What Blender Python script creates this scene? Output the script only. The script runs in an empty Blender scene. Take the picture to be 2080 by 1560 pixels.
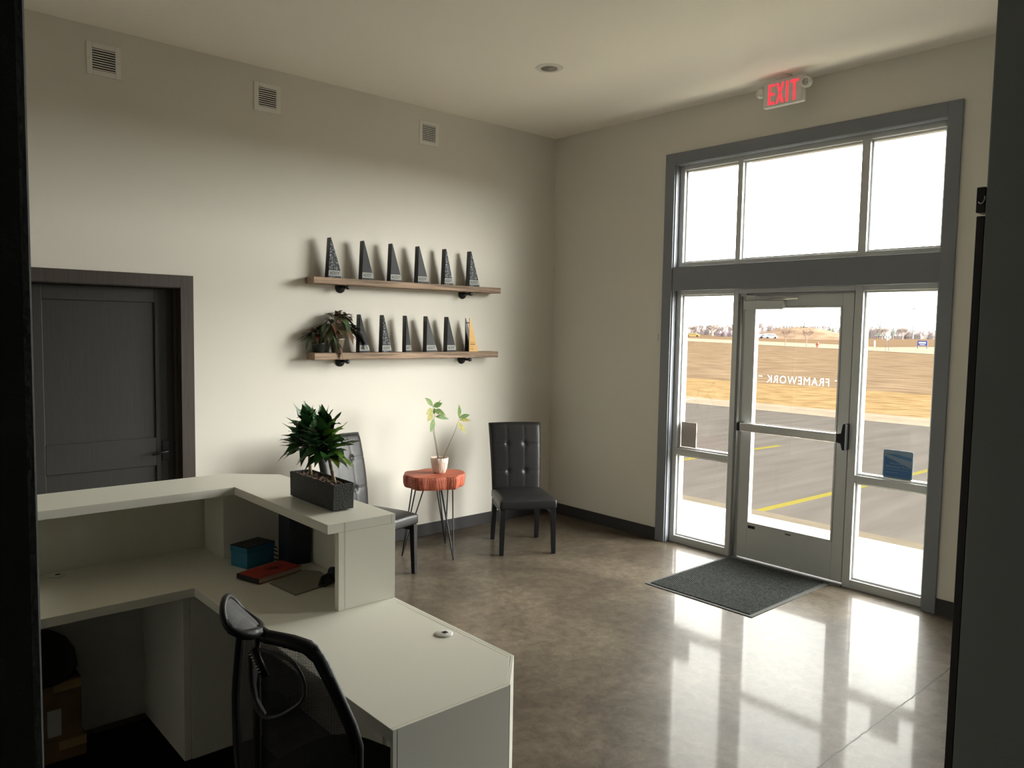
import bpy, bmesh, math, random
from mathutils import Vector, Matrix
random.seed(7)
sc = bpy.context.scene
C = sc.collection
PI = math.pi

# ------------------------------------------------------------------ camera
F_PX = 1579.47
RT = Vector((0.74701272, -0.66459214, 0.01700834))
UP = Vector((0.03472855, 0.06455877, 0.99730943))
FW = Vector((0.66390205, 0.74441215, -0.07130654))
CAM = Vector((-5.35828618, -5.43572948, 1.8))
cd = bpy.data.cameras.new('camera')
cam = bpy.data.objects.new('camera', cd); C.objects.link(cam)
M = Matrix.Identity(4)
for i in range(3):
    M[i][0] = RT[i]; M[i][1] = UP[i]; M[i][2] = -FW[i]; M[i][3] = CAM[i]
cam.matrix_world = M
cd.sensor_width = 36.0
cd.lens = F_PX / 2080 * 36.0
cd.clip_start = 0.05; cd.clip_end = 3000
sc.camera = cam

# ------------------------------------------------------------------ sky, exposure
w = bpy.data.worlds.new('hazy_sky'); sc.world = w; w.use_nodes = True
nt = w.node_tree; nt.nodes.clear()
def N(tree, t, **kw):
    n = tree.nodes.new(t)
    for k, v in kw.items(): setattr(n, k, v)
    return n
tc = N(nt, 'ShaderNodeTexCoord'); sx = N(nt, 'ShaderNodeSeparateXYZ')
nt.links.new(tc.outputs['Generated'], sx.inputs[0])
mr = N(nt, 'ShaderNodeMapRange', interpolation_type='SMOOTHSTEP')      # eastern half of the sky, evenly bright
for k, v in zip(('From Min', 'From Max', 'To Min', 'To Max'), (-0.35, 0.35, 4.5, 39.0)): mr.inputs[k].default_value = v
nt.links.new(sx.outputs['X'], mr.inputs['Value'])
dp = N(nt, 'ShaderNodeVectorMath', operation='DOT_PRODUCT'); dp.inputs[1].default_value = (0.329, -0.903, 0.276)
nm = N(nt, 'ShaderNodeVectorMath', operation='NORMALIZE')
nt.links.new(tc.outputs['Generated'], nm.inputs[0]); nt.links.new(nm.outputs[0], dp.inputs[0])
mz = N(nt, 'ShaderNodeMapRange', interpolation_type='SMOOTHERSTEP')      # wide glow of the veiled low sun, south-east
for k, v in zip(('From Min', 'From Max', 'To Min', 'To Max'), (0.62, 0.99, 0.0, 7.0)): mz.inputs[k].default_value = v
nt.links.new(dp.outputs['Value'], mz.inputs['Value'])
ml = N(nt, 'ShaderNodeMath', operation='ADD')
nt.links.new(mr.outputs[0], ml.inputs[0]); nt.links.new(mz.outputs[0], ml.inputs[1])
mh = N(nt, 'ShaderNodeMapRange', interpolation_type='SMOOTHSTEP')      # darker towards the zenith
for k, v in zip(('From Min', 'From Max', 'To Min', 'To Max'), (0.40, 0.80, 1.0, 0.10)): mh.inputs[k].default_value = v
nt.links.new(sx.outputs['Z'], mh.inputs['Value'])
my = N(nt, 'ShaderNodeMapRange', interpolation_type='SMOOTHSTEP')      # away from the sun, towards the north-east, the haze thins
for k, v in zip(('From Min', 'From Max', 'To Min', 'To Max'), (-0.15, 0.42, 1.0, 0.38)): my.inputs[k].default_value = v
nt.links.new(sx.outputs['Y'], my.inputs['Value'])
m1 = N(nt, 'ShaderNodeMath', operation='MULTIPLY'); nt.links.new(ml.outputs[0], m1.inputs[0]); nt.links.new(mh.outputs[0], m1.inputs[1])
mu = N(nt, 'ShaderNodeMath', operation='MULTIPLY'); nt.links.new(m1.outputs[0], mu.inputs[0]); nt.links.new(my.outputs[0], mu.inputs[1])
bg = N(nt, 'ShaderNodeBackground'); bg.inputs['Color'].default_value = (1.0, 0.97, 0.92, 1)
nt.links.new(mu.outputs[0], bg.inputs['Strength'])
wo = N(nt, 'ShaderNodeOutputWorld'); nt.links.new(bg.outputs[0], wo.inputs[0])
sc.view_settings.view_transform = 'Standard'; sc.view_settings.look = 'None'
sc.view_settings.gamma = 1.0; sc.view_settings.use_curve_mapping = False
sc.view_settings.exposure = 0.30
sc.cycles.max_bounces = 12; sc.cycles.diffuse_bounces = 8; sc.cycles.glossy_bounces = 5
sc.cycles.transparent_max_bounces = 24
sc.cycles.sample_clamp_indirect = 12.0
sc.cycles.caustics_reflective = True; sc.cycles.blur_glossy = 1.5; sc.cycles.caustics_refractive = False
sc.cycles.use_denoising = True
# daylight portal in the storefront opening: emits nothing, only tells the sampler where the sky is
pl = bpy.data.lights.new('daylight_portal', 'AREA'); pl.shape = 'RECTANGLE'; pl.size = 3.16; pl.size_y = 2.08
pl.cycles.is_portal = True
po = bpy.data.objects.new('daylight_portal', pl); C.objects.link(po)
po.matrix_world = Matrix(((0, 0, 1, 0.22), (0, 1, 0, -2.475), (-1, 0, 0, 1.6), (0, 0, 0, 1)))
pl2 = pl.copy(); pl2.size = 2.5; pl2.size_y = 0.52
po2 = bpy.data.objects.new('daylight_portal_south', pl2); C.objects.link(po2)
po2.matrix_world = Matrix(((0, 0, 1, 0.22), (0, 1, 0, -5.5), (-1, 0, 0, 1.65), (0, 0, 0, 1)))

# ------------------------------------------------------------------ materials
def mat(name, col, rough=0.5, metal=0.0, spec=0.5, var=0.0, scale=8.0, bump=0.0, bscale=60.0, stretch=None, col2=None, emit=None, sheen=0, coat=0, detail=4):
    m = bpy.data.materials.new(name); m.use_nodes = True
    t = m.node_tree; b = t.nodes['Principled BSDF']
    b.inputs['Base Color'].default_value = (*col, 1); b.inputs['Roughness'].default_value = rough
    b.inputs['Metallic'].default_value = metal; b.inputs['Specular IOR Level'].default_value = spec
    if coat: b.inputs['Coat Weight'].default_value = coat; b.inputs['Coat Roughness'].default_value = 0.08
    if sheen: b.inputs['Sheen Weight'].default_value = sheen
    if emit: b.inputs['Emission Color'].default_value = (*emit[0], 1); b.inputs['Emission Strength'].default_value = emit[1]
    co = t.nodes.new('ShaderNodeTexCoord'); mp = t.nodes.new('ShaderNodeMapping')
    t.links.new(co.outputs['Object'], mp.inputs['Vector'])
    if stretch: mp.inputs['Scale'].default_value = stretch
    if var or col2:
        n = t.nodes.new('ShaderNodeTexNoise'); n.inputs['Scale'].default_value = scale; n.inputs['Detail'].default_value = detail
        t.links.new(mp.outputs[0], n.inputs['Vector'])
        r = t.nodes.new('ShaderNodeValToRGB')
        c2 = col2 or tuple(min(1, c * (1 + var)) for c in col)
        c1 = col if col2 else tuple(c * (1 - var) for c in col)
        r.color_ramp.elements[0].position = 0.33; r.color_ramp.elements[1].position = 0.67
        r.color_ramp.elements[0].color = (*c1, 1); r.color_ramp.elements[1].color = (*c2, 1)
        t.links.new(n.outputs['Fac'], r.inputs[0]); t.links.new(r.outputs[0], b.inputs['Base Color'])
    if bump:
        n2 = t.nodes.new('ShaderNodeTexNoise'); n2.inputs['Scale'].default_value = bscale; n2.inputs['Detail'].default_value = 3
        t.links.new(mp.outputs[0], n2.inputs['Vector'])
        bp = t.nodes.new('ShaderNodeBump'); bp.inputs['Strength'].default_value = bump; bp.inputs['Distance'].default_value = 0.01
        t.links.new(n2.outputs['Fac'], bp.inputs['Height']); t.links.new(bp.outputs[0], b.inputs['Normal'])
    return m

def concrete_floor():
    m = mat('polished_concrete', (0.2, 0.17, 0.13), 0.45, spec=0.11)
    t = m.node_tree; b = t.nodes['Principled BSDF']; b.inputs['Coat Weight'].default_value = 0.23; b.inputs['Coat IOR'].default_value = 1.4
    co = t.nodes.new('ShaderNodeTexCoord')
    def noise(s, d, dist=0.0, rough=0.6):
        n = t.nodes.new('ShaderNodeTexNoise'); n.inputs['Scale'].default_value = s; n.inputs['Detail'].default_value = d
        n.inputs['Distortion'].default_value = dist; n.inputs['Roughness'].default_value = rough
        t.links.new(co.outputs['Object'], n.inputs['Vector']); return n
    a = noise(1.3, 6, 0.6); f = noise(14, 6, 0.4, 0.75); g = noise(160, 3)
    r1 = t.nodes.new('ShaderNodeValToRGB'); e = r1.color_ramp.elements
    e[0].position = 0.36; e[0].color = (0.070, 0.057, 0.044, 1); e[1].position = 0.66; e[1].color = (0.15, 0.125, 0.095, 1)
    t.links.new(a.outputs['Fac'], r1.inputs[0])
    r2 = t.nodes.new('ShaderNodeValToRGB'); e = r2.color_ramp.elements
    e[0].position = 0.35; e[0].color = (0.66, 0.64, 0.62, 1); e[1].position = 0.7; e[1].color = (1.22, 1.2, 1.16, 1)
    t.links.new(f.outputs['Fac'], r2.inputs[0])
    r3 = t.nodes.new('ShaderNodeValToRGB'); e = r3.color_ramp.elements
    e[0].position = 0.3; e[0].color = (0.8, 0.8, 0.8, 1); e[1].position = 0.72; e[1].color = (1.2, 1.2, 1.2, 1)
    t.links.new(g.outputs['Fac'], r3.inputs[0])
    def mul(x, y):
        k = t.nodes.new('ShaderNodeMix'); k.data_type = 'RGBA'; k.blend_type = 'MULTIPLY'; k.inputs[0].default_value = 1.0
        t.links.new(x, k.inputs[6]); t.links.new(y, k.inputs[7]); return k.outputs[2]
    c = mul(mul(r1.outputs[0], r2.outputs[0]), r3.outputs[0])
    # saw-cut control joint along x at y = -3.95
    s = t.nodes.new('ShaderNodeSeparateXYZ'); t.links.new(co.outputs['Object'], s.inputs[0])
    nz = noise(9, 5); ad = t.nodes.new('ShaderNodeMath'); ad.operation = 'MULTIPLY_ADD'
    ad.inputs[1].default_value = 0.022; t.links.new(nz.outputs['Fac'], ad.inputs[0]); t.links.new(s.outputs['Y'], ad.inputs[2])
    su = t.nodes.new('ShaderNodeMath'); su.operation = 'ADD'; su.inputs[1].default_value = 3.965; t.links.new(ad.outputs[0], su.inputs[0])
    ab = t.nodes.new('ShaderNodeMath'); ab.operation = 'ABSOLUTE'; t.links.new(su.outputs[0], ab.inputs[0])
    lt = t.nodes.new('ShaderNodeMath'); lt.operation = 'LESS_THAN'; lt.inputs[1].default_value = 0.0036; t.links.new(ab.outputs[0], lt.inputs[0])
    mx = t.nodes.new('ShaderNodeMix'); mx.data_type = 'RGBA'; t.links.new(lt.outputs[0], mx.inputs[0]); t.links.new(c, mx.inputs[6])
    mx.inputs[7].default_value = (0.02, 0.016, 0.012, 1); t.links.new(mx.outputs[2], b.inputs['Base Color'])
    rr = t.nodes.new('ShaderNodeMapRange'); rr.inputs['To Min'].default_value = 0.035; rr.inputs['To Max'].default_value = 0.11
    t.links.new(f.outputs['Fac'], rr.inputs['Value'])
    rm = t.nodes.new('ShaderNodeMath'); rm.operation = 'MAXIMUM'; t.links.new(rr.outputs[0], rm.inputs[0]); t.links.new(lt.outputs[0], rm.inputs[1])
    t.links.new(rm.outputs[0], b.inputs['Coat Roughness'])
    wv = noise(2.2, 2); bp = t.nodes.new('ShaderNodeBump'); bp.inputs['Strength'].default_value = 0.05; bp.inputs['Distance'].default_value = 0.012
    t.links.new(wv.outputs['Fac'], bp.inputs['Height']); t.links.new(bp.outputs[0], b.inputs['Normal']); t.links.new(bp.outputs[0], b.inputs['Coat Normal'])
    return m

def glass_mat():
    m = bpy.data.materials.new('clear_glass'); m.use_nodes = True; t = m.node_tree; t.nodes.clear()
    tr = t.nodes.new('ShaderNodeBsdfTransparent'); tr.inputs[0].default_value = (0.95, 0.965, 0.955, 1)
    gl = t.nodes.new('ShaderNodeBsdfGlossy'); gl.inputs['Roughness'].default_value = 0.0
    fr = t.nodes.new('ShaderNodeFresnel'); fr.inputs[0].default_value = 1.45
    mx = t.nodes.new('ShaderNodeMixShader'); o = t.nodes.new('ShaderNodeOutputMaterial')
    ge = t.nodes.new('ShaderNodeNewGeometry'); fm = t.nodes.new('ShaderNodeMath'); fm.operation = 'MULTIPLY_ADD'   # 1 - backfacing
    fm.inputs[1].default_value = -1.0; fm.inputs[2].default_value = 1.0; t.links.new(ge.outputs['Backfacing'], fm.inputs[0])
    fk = t.nodes.new('ShaderNodeMath'); fk.operation = 'MULTIPLY'; t.links.new(fr.outputs[0], fk.inputs[0]); t.links.new(fm.outputs[0], fk.inputs[1])
    t.links.new(fk.outputs[0], mx.inputs[0]); t.links.new(tr.outputs[0], mx.inputs[1]); t.links.new(gl.outputs[0], mx.inputs[2])
    t.links.new(mx.outputs[0], o.inputs[0]); return m

def clear_mat(name, col, alpha, rough=0.4):
    m = mat(name, col, rough); m.node_tree.nodes['Principled BSDF'].inputs['Alpha'].default_value = alpha; return m

def speckle(name, base, light, scale=120, lo=0.5, hi=0.56, rough=0.15):
    m = mat(name, base, rough); t = m.node_tree; b = t.nodes['Principled BSDF']
    co = t.nodes.new('ShaderNodeTexCoord'); v = t.nodes.new('ShaderNodeTexNoise'); v.inputs['Scale'].default_value = scale
    v.inputs['Detail'].default_value = 4; v.inputs['Roughness'].default_value = 0.7
    t.links.new(co.outputs['Object'], v.inputs['Vector'])
    r = t.nodes.new('ShaderNodeValToRGB'); e = r.color_ramp.elements
    e[0].position = lo; e[0].color = (*base, 1); e[1].position = hi; e[1].color = (*light, 1)
    t.links.new(v.outputs['Fac'], r.inputs[0]); t.links.new(r.outputs[0], b.inputs['Base Color']); return m

def wood(name, c1, c2, rough=0.6, axis='X', scale=3.0, bump=0.3):
    st = {'X': (1.2, 22, 22), 'Y': (22, 1.2, 22), 'Z': (22, 22, 1.2)}[axis]
    return mat(name, c1, rough, col2=c2, scale=scale, stretch=st, bump=bump, bscale=6, detail=8)

def mesh_fabric(name, col, cell, hole):
    """open-weave chair mesh: threads with real see-through holes"""
    m = bpy.data.materials.new(name); m.use_nodes = True; t = m.node_tree; b = t.nodes['Principled BSDF']
    b.inputs['Base Color'].default_value = (*col, 1); b.inputs['Roughness'].default_value = 0.6
    co = t.nodes.new('ShaderNodeTexCoord'); v = t.nodes.new('ShaderNodeTexVoronoi'); v.feature = 'F1'
    v.inputs['Scale'].default_value = 1.0 / cell; v.inputs['Randomness'].default_value = 0.0
    t.links.new(co.outputs['UV'], v.inputs['Vector'])
    g = t.nodes.new('ShaderNodeMath'); g.operation = 'GREATER_THAN'; g.inputs[1].default_value = hole
    t.links.new(v.outputs['Distance'], g.inputs[0]); t.links.new(g.outputs[0], b.inputs['Alpha']); return m

WALL = mat('grey_wall_paint', (0.655, 0.628, 0.57), 0.75, spec=0.25, bump=0.08, bscale=220)
CEIL = mat('ceiling_paint', (0.88, 0.84, 0.77), 0.85, spec=0.2)
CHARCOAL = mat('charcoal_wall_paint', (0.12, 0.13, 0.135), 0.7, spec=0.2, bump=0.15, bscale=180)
CARPET = mat('shade_black_carpet', (0.008, 0.008, 0.009), 1.0, spec=0.05, bump=0.4, bscale=400)  # black stands for the shade on the floor around the desk
FLOOR = concrete_floor()
GLASS = glass_mat()
CASING = mat('veil_tinted_trim', (0.175, 0.187, 0.215), 0.45, spec=0.5)  # blue-grey lift of lens veil is put into the trim colour
BASEB = mat('dark_baseboard', (0.038, 0.036, 0.037), 0.55, spec=0.25)
ALU = mat('clear_anodised_aluminium', (0.50, 0.515, 0.52), 0.42, metal=0.3)
ALU_B = mat('satin_steel', (0.55, 0.55, 0.54), 0.3, metal=0.8)
WHITE = mat('white_enamel', (0.72, 0.70, 0.66), 0.4)
WHITEP = mat('white_plastic', (0.66, 0.66, 0.62), 0.45)
BLACKP = mat('black_plastic', (0.010, 0.011, 0.012), 0.45, spec=0.25)
BLACKM = mat('black_iron', (0.02, 0.02, 0.022), 0.45, metal=0.3)
LEATHER = mat('black_leather', (0.014, 0.0135, 0.014), 0.38, spec=0.28, bump=0.12, bscale=130)
BLKWOOD = mat('black_lacquered_wood', (0.008, 0.008, 0.009), 0.4, spec=0.2)
DOORW = wood('dark_stained_door_wood', (0.0125, 0.0125, 0.011), (0.017, 0.0165, 0.0145), 0.55, 'Z', bump=0.05)
DCASE = wood('dark_brown_casing_wood', (0.034, 0.026, 0.021), (0.048, 0.037, 0.031), 0.5, 'Z', bump=0.08)
SHELFW = wood('weathered_barn_wood', (0.13, 0.085, 0.055), (0.36, 0.25, 0.17), 0.7, 'X', 2.2)
DESKW = mat('matte_white_laminate', (0.74, 0.73, 0.65), 0.38, spec=0.45)
SEAM = mat('laminate_edge_seam', (0.30, 0.30, 0.27), 0.6)
REDWOOD = wood('red_stained_wood', (0.28, 0.055, 0.025), (0.50, 0.125, 0.06), 0.55, 'X', 2.5)
REDBARK = wood('red_stained_bark', (0.20, 0.035, 0.018), (0.52, 0.12, 0.055), 0.6, 'Z', 3.0, 0.8)
SOIL = speckle('bark_chip_soil', (0.035, 0.02, 0.012), (0.20, 0.11, 0.06), 90, 0.45, 0.65, 0.9)

# ------------------------------------------------------------------ mesh helpers
def V(*a): return Vector(a)
def b_box(bm, x0, x1, y0, y1, z0, z1, mtx=None):
    vs = [bm.verts.new((x, y, z)) for x in (x0, x1) for y in (y0, y1) for z in (z0, z1)]
    for f in ((0, 1, 3, 2), (4, 6, 7, 5), (0, 4, 5, 1), (2, 3, 7, 6), (0, 2, 6, 4), (1, 5, 7, 3)):
        bm.faces.new([vs[i] for i in f])
    if mtx: bmesh.ops.transform(bm, matrix=mtx, verts=vs)
    return vs
def b_prism(bm, pts, lo, hi, axis='z'):
    def P(a, b, h): return {'z': (a, b, h), 'y': (a, h, b), 'x': (h, a, b)}[axis]
    A = [bm.verts.new(P(a, b, lo)) for a, b in pts]; B = [bm.verts.new(P(a, b, hi)) for a, b in pts]
    n = len(pts); bm.faces.new(A); bm.faces.new(B[::-1])
    for i in range(n): bm.faces.new((A[i], B[i], B[(i + 1) % n], A[(i + 1) % n]))
    return A + B
def b_tube(bm, pts, r, n=8, cap=True, closed=False):
    pts = [Vector(p) for p in pts]; rs = r if isinstance(r, (list, tuple)) else [r] * len(pts)
    rings = []; m = len(pts); prev = None
    for i, p in enumerate(pts):
        if closed: d = pts[(i + 1) % m] - pts[i - 1]
        else: d = pts[min(i + 1, m - 1)] - pts[max(i - 1, 0)]
        d.normalize()
        if prev is None:
            a = d.orthogonal().normalized()
        else:
            a = (prev - d * prev.dot(d)); a = a.normalized() if a.length > 1e-6 else d.orthogonal().normalized()
        prev = a; b = d.cross(a)
        rings.append([bm.verts.new(p + (a * math.cos(2 * PI * k / n) + b * math.sin(2 * PI * k / n)) * rs[i]) for k in range(n)])
    for i in range(m if closed else m - 1):
        A, B = rings[i], rings[(i + 1) % m]
        for k in range(n): bm.faces.new((A[k], A[(k + 1) % n], B[(k + 1) % n], B[k]))
    if cap and not closed: bm.faces.new(rings[0][::-1]); bm.faces.new(rings[-1])
def b_lathe(bm, prof, n=32, c=(0, 0, 0), mtx=None, caps=True):
    rings = []; allv = []
    for r, z in prof:
        ring = [bm.verts.new((c[0] + r * math.cos(2 * PI * k / n), c[1] + r * math.sin(2 * PI * k / n), c[2] + z)) for k in range(n)]
        rings.append(ring); allv += ring
    for A, B in zip(rings, rings[1:]):
        for k in range(n): bm.faces.new((A[k], A[(k + 1) % n], B[(k + 1) % n], B[k]))
    if caps:
        bm.faces.new(rings[0][::-1]); bm.faces.new(rings[-1])
    if mtx: bmesh.ops.transform(bm, matrix=mtx, verts=allv)
def b_leaf(bm, p0, d, L, W, droop=0.4, fold=0.25, seg=6, up=(0, 0, 1), wav=0.0, pk=0.45):
    d = Vector(d).normalized(); p = Vector(p0); rows = []; prev = p.copy()
    s0 = d.cross(Vector(up))
    if s0.length < 1e-3: s0 = d.cross(Vector((1, 0, 0)))
    s0.normalize()
    for i in range(seg + 1):
        t = i / seg
        q = Vector(p0) + d * (L * t) + Vector((0, 0, -droop * L * t * t))
        tg = (d + Vector((0, 0, -2 * droop * t))).normalized(); nn = s0.cross(tg).normalized()
        e = t ** (math.log(0.5) / math.log(pk)); wd = W * 0.5 * max(0.04, math.sin(PI * min(0.995, max(0.03, e))))
        zz = wav * wd * 2 * math.sin(t * 9 + L * 50)
        rows.append((bm.verts.new(q - s0 * wd + nn * (fold * wd + zz)), bm.verts.new(q), bm.verts.new(q + s0 * wd + nn * (fold * wd - zz))))
    for A, B in zip(rows, rows[1:]):
        for k in (0, 1): bm.faces.new((A[k], A[k + 1], B[k + 1], B[k]))
def obj(name, bm, m=None, parent=None, smooth=False, bevel=0, seg=2, **props):
    bmesh.ops.recalc_face_normals(bm, faces=bm.faces[:])
    me = bpy.data.meshes.new(name); bm.to_mesh(me); bm.free()
    o = bpy.data.objects.new(name, me); C.objects.link(o)
    for mm in (m if isinstance(m, (list, tuple)) else [m]):
        if mm: me.materials.append(mm)
    if smooth:
        for p in me.polygons: p.use_smooth = True
    if bevel:
        b = o.modifiers.new('bevel', 'BEVEL'); b.width = bevel; b.segments = seg; b.limit_method = 'ANGLE'; b.angle_limit = 0.6
        if smooth is None or smooth:
            pass
    if parent: o.parent = parent
    for k, v in props.items(): o[k] = v
    return o
def B(): return bmesh.new()
def boxo(name, x0, x1, y0, y1, z0, z1, m, parent=None, bevel=0, **p):
    bm = B(); b_box(bm, x0, x1, y0, y1, z0, z1); return obj(name, bm, m, parent, bevel=bevel, **p)
def thing(name, label, cat, loc=(0, 0, 0), rz=0, group=None):
    o = bpy.data.objects.new(name, None); C.objects.link(o); o.empty_display_size = 0.05
    o.location = loc; o.rotation_euler = (0, 0, rz); o['label'] = label; o['category'] = cat
    if group: o['group'] = group
    return o
def tag(o, label, cat, group=None):
    o['label'] = label; o['category'] = cat
    if group: o['group'] = group
    return o
def struct(name, bm, m, bevel=0, label=None):
    o = obj(name, bm, m, bevel=bevel); o['kind'] = 'structure'
    if label: o['label'] = label
    return o
def text_bm(s, width, height, depth=0.0008, bold=0.0, spacing=1.0):
    """flat lettering centred on the origin in the XY plane, scaled to width x height"""
    cu = bpy.data.curves.new('t', 'FONT'); cu.body = s; cu.extrude = 0.02; cu.offset = bold; cu.space_character = spacing
    cu.align_x = 'CENTER'; cu.align_y = 'CENTER'; cu.resolution_u = 3
    o = bpy.data.objects.new('t', cu); C.objects.link(o)
    dg = bpy.context.evaluated_depsgraph_get(); dg.update()
    me = bpy.data.meshes.new_from_object(o.evaluated_get(dg))
    bpy.data.objects.remove(o); bm = B(); bm.from_mesh(me); bpy.data.meshes.remove(me)
    xs = [v.co.x for v in bm.verts]; ys = [v.co.y for v in bm.verts]
    cx, cy = (max(xs) + min(xs)) / 2, (max(ys) + min(ys)) / 2; kx = width / (max(xs) - min(xs)); ky = height / (max(ys) - min(ys))
    for v in bm.verts: v.co = ((v.co.x - cx) * kx, (v.co.y - cy) * ky, v.co.z / 0.02 * depth)
    return bm
def xf(bm, mtx): bmesh.ops.transform(bm, matrix=mtx, verts=bm.verts[:]); return bm
def frame_m(loc, xdir, ydir):
    x = Vector(xdir).normalized(); y = Vector(ydir).normalized(); z = x.cross(y)
    m = Matrix.Identity(4)
    for i in range(3): m[i][0] = x[i]; m[i][1] = y[i]; m[i][2] = z[i]; m[i][3] = loc[i]
    return m

# ================================================================== THE ROOM
H = 3.62
bm = B(); b_box(bm, -7.2, -3.1, -7.4, 0.2, -0.12, 0.0); b_box(bm, -3.1, 0.0, -6.65, 0.2, -0.12, 0.0); b_box(bm, 0.0, 0.17, -3.53, -1.42, -0.12, 0.0)
struct('floor', bm, FLOOR)
bm = B(); b_box(bm, -7.2, -3.1, -7.4, 0.2, H, H + 0.15); b_box(bm, -3.1, 0.2, -6.65, 0.2, H, H + 0.15); struct('ceiling', bm, CEIL)
# back wall with the shelves; opening for the panel door
bm = B()
b_box(bm, -3.515, 0.2, 0, 0.14, 0, H); b_box(bm, -7.2, -4.455, 0, 0.14, 0, H); b_box(bm, -4.455, -3.515, 0, 0.14, 2.045, H)
struct('wall_back', bm, WALL)
bm = B(); b_box(bm, -4.6, -3.4, 0.14, 0.2, 0, H); struct('wall_behind_door', bm, CHARCOAL)
# entrance wall
bm = B()
b_box(bm, 0, 0.2, -1.42, 0, 0, H); b_box(bm, 0, 0.2, -5.25, -3.53, 0, H); b_box(bm, 0, 0.2, -6.65, -5.75, 0, H); b_box(bm, 0, 0.2, -5.75, -5.25, 0, 0.4); b_box(bm, 0, 0.2, -5.75, -5.25, 2.9, H); b_box(bm, 0, 0.2, -3.53, -1.42, 3.18, H)
struct('wall_entrance', bm, WALL)
bm = B(); b_box(bm, -7.35, -7.2, -7.4, 0.2, 0, H); struct('wall_left', bm, WALL)
# wall the camera looks through: two stubs each side of a full-height opening
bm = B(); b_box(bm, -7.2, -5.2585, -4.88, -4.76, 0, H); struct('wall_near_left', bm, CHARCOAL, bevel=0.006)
bm = B(); b_box(bm, -3.213, -3.093, -7.25, -4.76, 0, H); struct('wall_near_right', bm, mat('lit_charcoal_paint', (0.24, 0.26, 0.265), 0.7, spec=0.2, bump=0.1, bscale=180), bevel=0.004)  # same paint as the left stub, lightened: window light put into the colour
# the east part of the room goes on south behind that wall, past an assumed, unseen window added to light the desk end
bm = B(); b_box(bm, -3.093, 0.0, -6.65, -6.5, 0, H); struct('wall_south', bm, WALL)
bm = B()
for q in ((-5.75, -5.70, 0.4, 2.9), (-5.30, -5.25, 0.4, 2.9), (-5.70, -5.30, 0.4, 0.45), (-5.70, -5.30, 2.85, 2.9)): b_box(bm, 0.05, 0.155, q[0], q[1], q[2], q[3])
win2 = struct('window_assumed', bm, ALU)
boxo('glass_pane', 0.1, 0.105, -5.698, -5.302, 0.452, 2.848, GLASS, win2)
bm = B(); b_box(bm, -7.2, -3.093, -7.4, -7.25, 0, H); struct('wall_hall_end', bm, CHARCOAL)
bm = B(); b_box(bm, -7.2, -4.0, -4.76, -1.8, 0.0, 0.006); struct('floor_office_shade_carpet', bm, CARPET)  # dark sheet carrying the under-desk shade in its colour
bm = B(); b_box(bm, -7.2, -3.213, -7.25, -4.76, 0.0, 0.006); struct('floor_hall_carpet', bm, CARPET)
# baseboards
bm = B(); b_box(bm, -3.44, 0, -0.014, 0, 0, 0.102); b_box(bm, -7.2, -4.53, -0.014, 0, 0, 0.102); struct('baseboard_back', bm, BASEB, 0.002)
bm = B(); b_box(bm, -0.014, 0, -1.336, -0.014, 0, 0.102); struct('baseboard_entrance', bm, BASEB, 0.002)
bm = B(); b_box(bm, -0.014, 0, -6.5, -3.6, 0, 0.102); struct('baseboard_entrance_right', bm, BASEB, 0.002)
# dark casing edge up the far side of the near wall end, on the right
bm = B(); b_box(bm, -3.213, -3.093, -4.76, -4.742, 0, 2.095); struct('trim_3', bm, BASEB, 0.001)

# ---- storefront casing and mid band
bm = B()
b_box(bm, -0.022, 0.0, -1.43, -1.336, 0, 3.266); b_box(bm, -0.022, 0.0, -3.60, -3.515, 0, 3.266)
b_box(bm, -0.022, 0.0, -3.515, -1.43, 3.17, 3.266)
b_box(bm, -0.018, 0.05, -3.515, -1.44, 2.137, 2.332)
b_box(bm, -0.01, 0.055, -1.44, -1.425, 0, 3.178); b_box(bm, -0.01, 0.055, -3.53, -3.515, 0, 3.178); b_box(bm, -0.01, 0.055, -3.515, -1.44, 3.166, 3.18)
struct('trim_1', bm, CASING, 0.002, 'dark veil-tinted casing around the glass storefront')

# ---- storefront frame with panes
bm = B()
X0, X1 = 0.045, 0.155
for a, b_ in ((-1.486, -1.44), (-2.03, -1.985), (-3.01, -2.953), (-3.52, -3.488)): b_box(bm, X0, X1, a, b_, 0.0, 3.178)
L, R_ = (-1.985, -1.486), (-3.488, -3.01)
for s in (L, R_):
    for z0, z1 in ((0.0, 0.062), (0.758, 0.812)): b_box(bm, X0, X1, s[0], s[1], z0, z1)
for z0, z1 in ((2.103, 2.14), (2.328, 2.37), (3.13, 3.178)):
    b_box(bm, X0, X1, -3.488, -3.01, z0, z1); b_box(bm, X0, X1, -2.953, -2.03, z0, z1); b_box(bm, X0, X1, -1.985, -1.486, z0, z1)
b_box(bm, X0 + .04, X1, -3.488, -1.486, 2.14, 2.328)
panes = []
for s in (L, R_): panes += [(s, 0.062, 0.758), (s, 0.812, 2.103), (s, 2.37, 3.13)]
panes.append(((-2.953, -2.03), 2.37, 3.13))
win = obj('window_1', bm, ALU, bevel=0.0025); win['kind'] = 'structure'
bm = B()
for (a, b_), z0, z1 in panes:   # slim inner glazing stops
    t_ = 0.013
    for q in ((a, a + t_, z0, z1), (b_ - t_, b_, z0, z1), (a + t_, b_ - t_, z0, z0 + t_), (a + t_, b_ - t_, z1 - t_, z1)):
        b_box(bm, 0.075, 0.125, q[0], q[1], q[2], q[3])
obj('glazing_stops', bm, ALU_B, win, bevel=0.001)
for (a, b_), z0, z1 in panes:
    boxo('glass_pane', 0.098, 0.103, a + 0.003, b_ - 0.003, z0 + 0.003, z1 - 0.003, GLASS, win)

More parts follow.
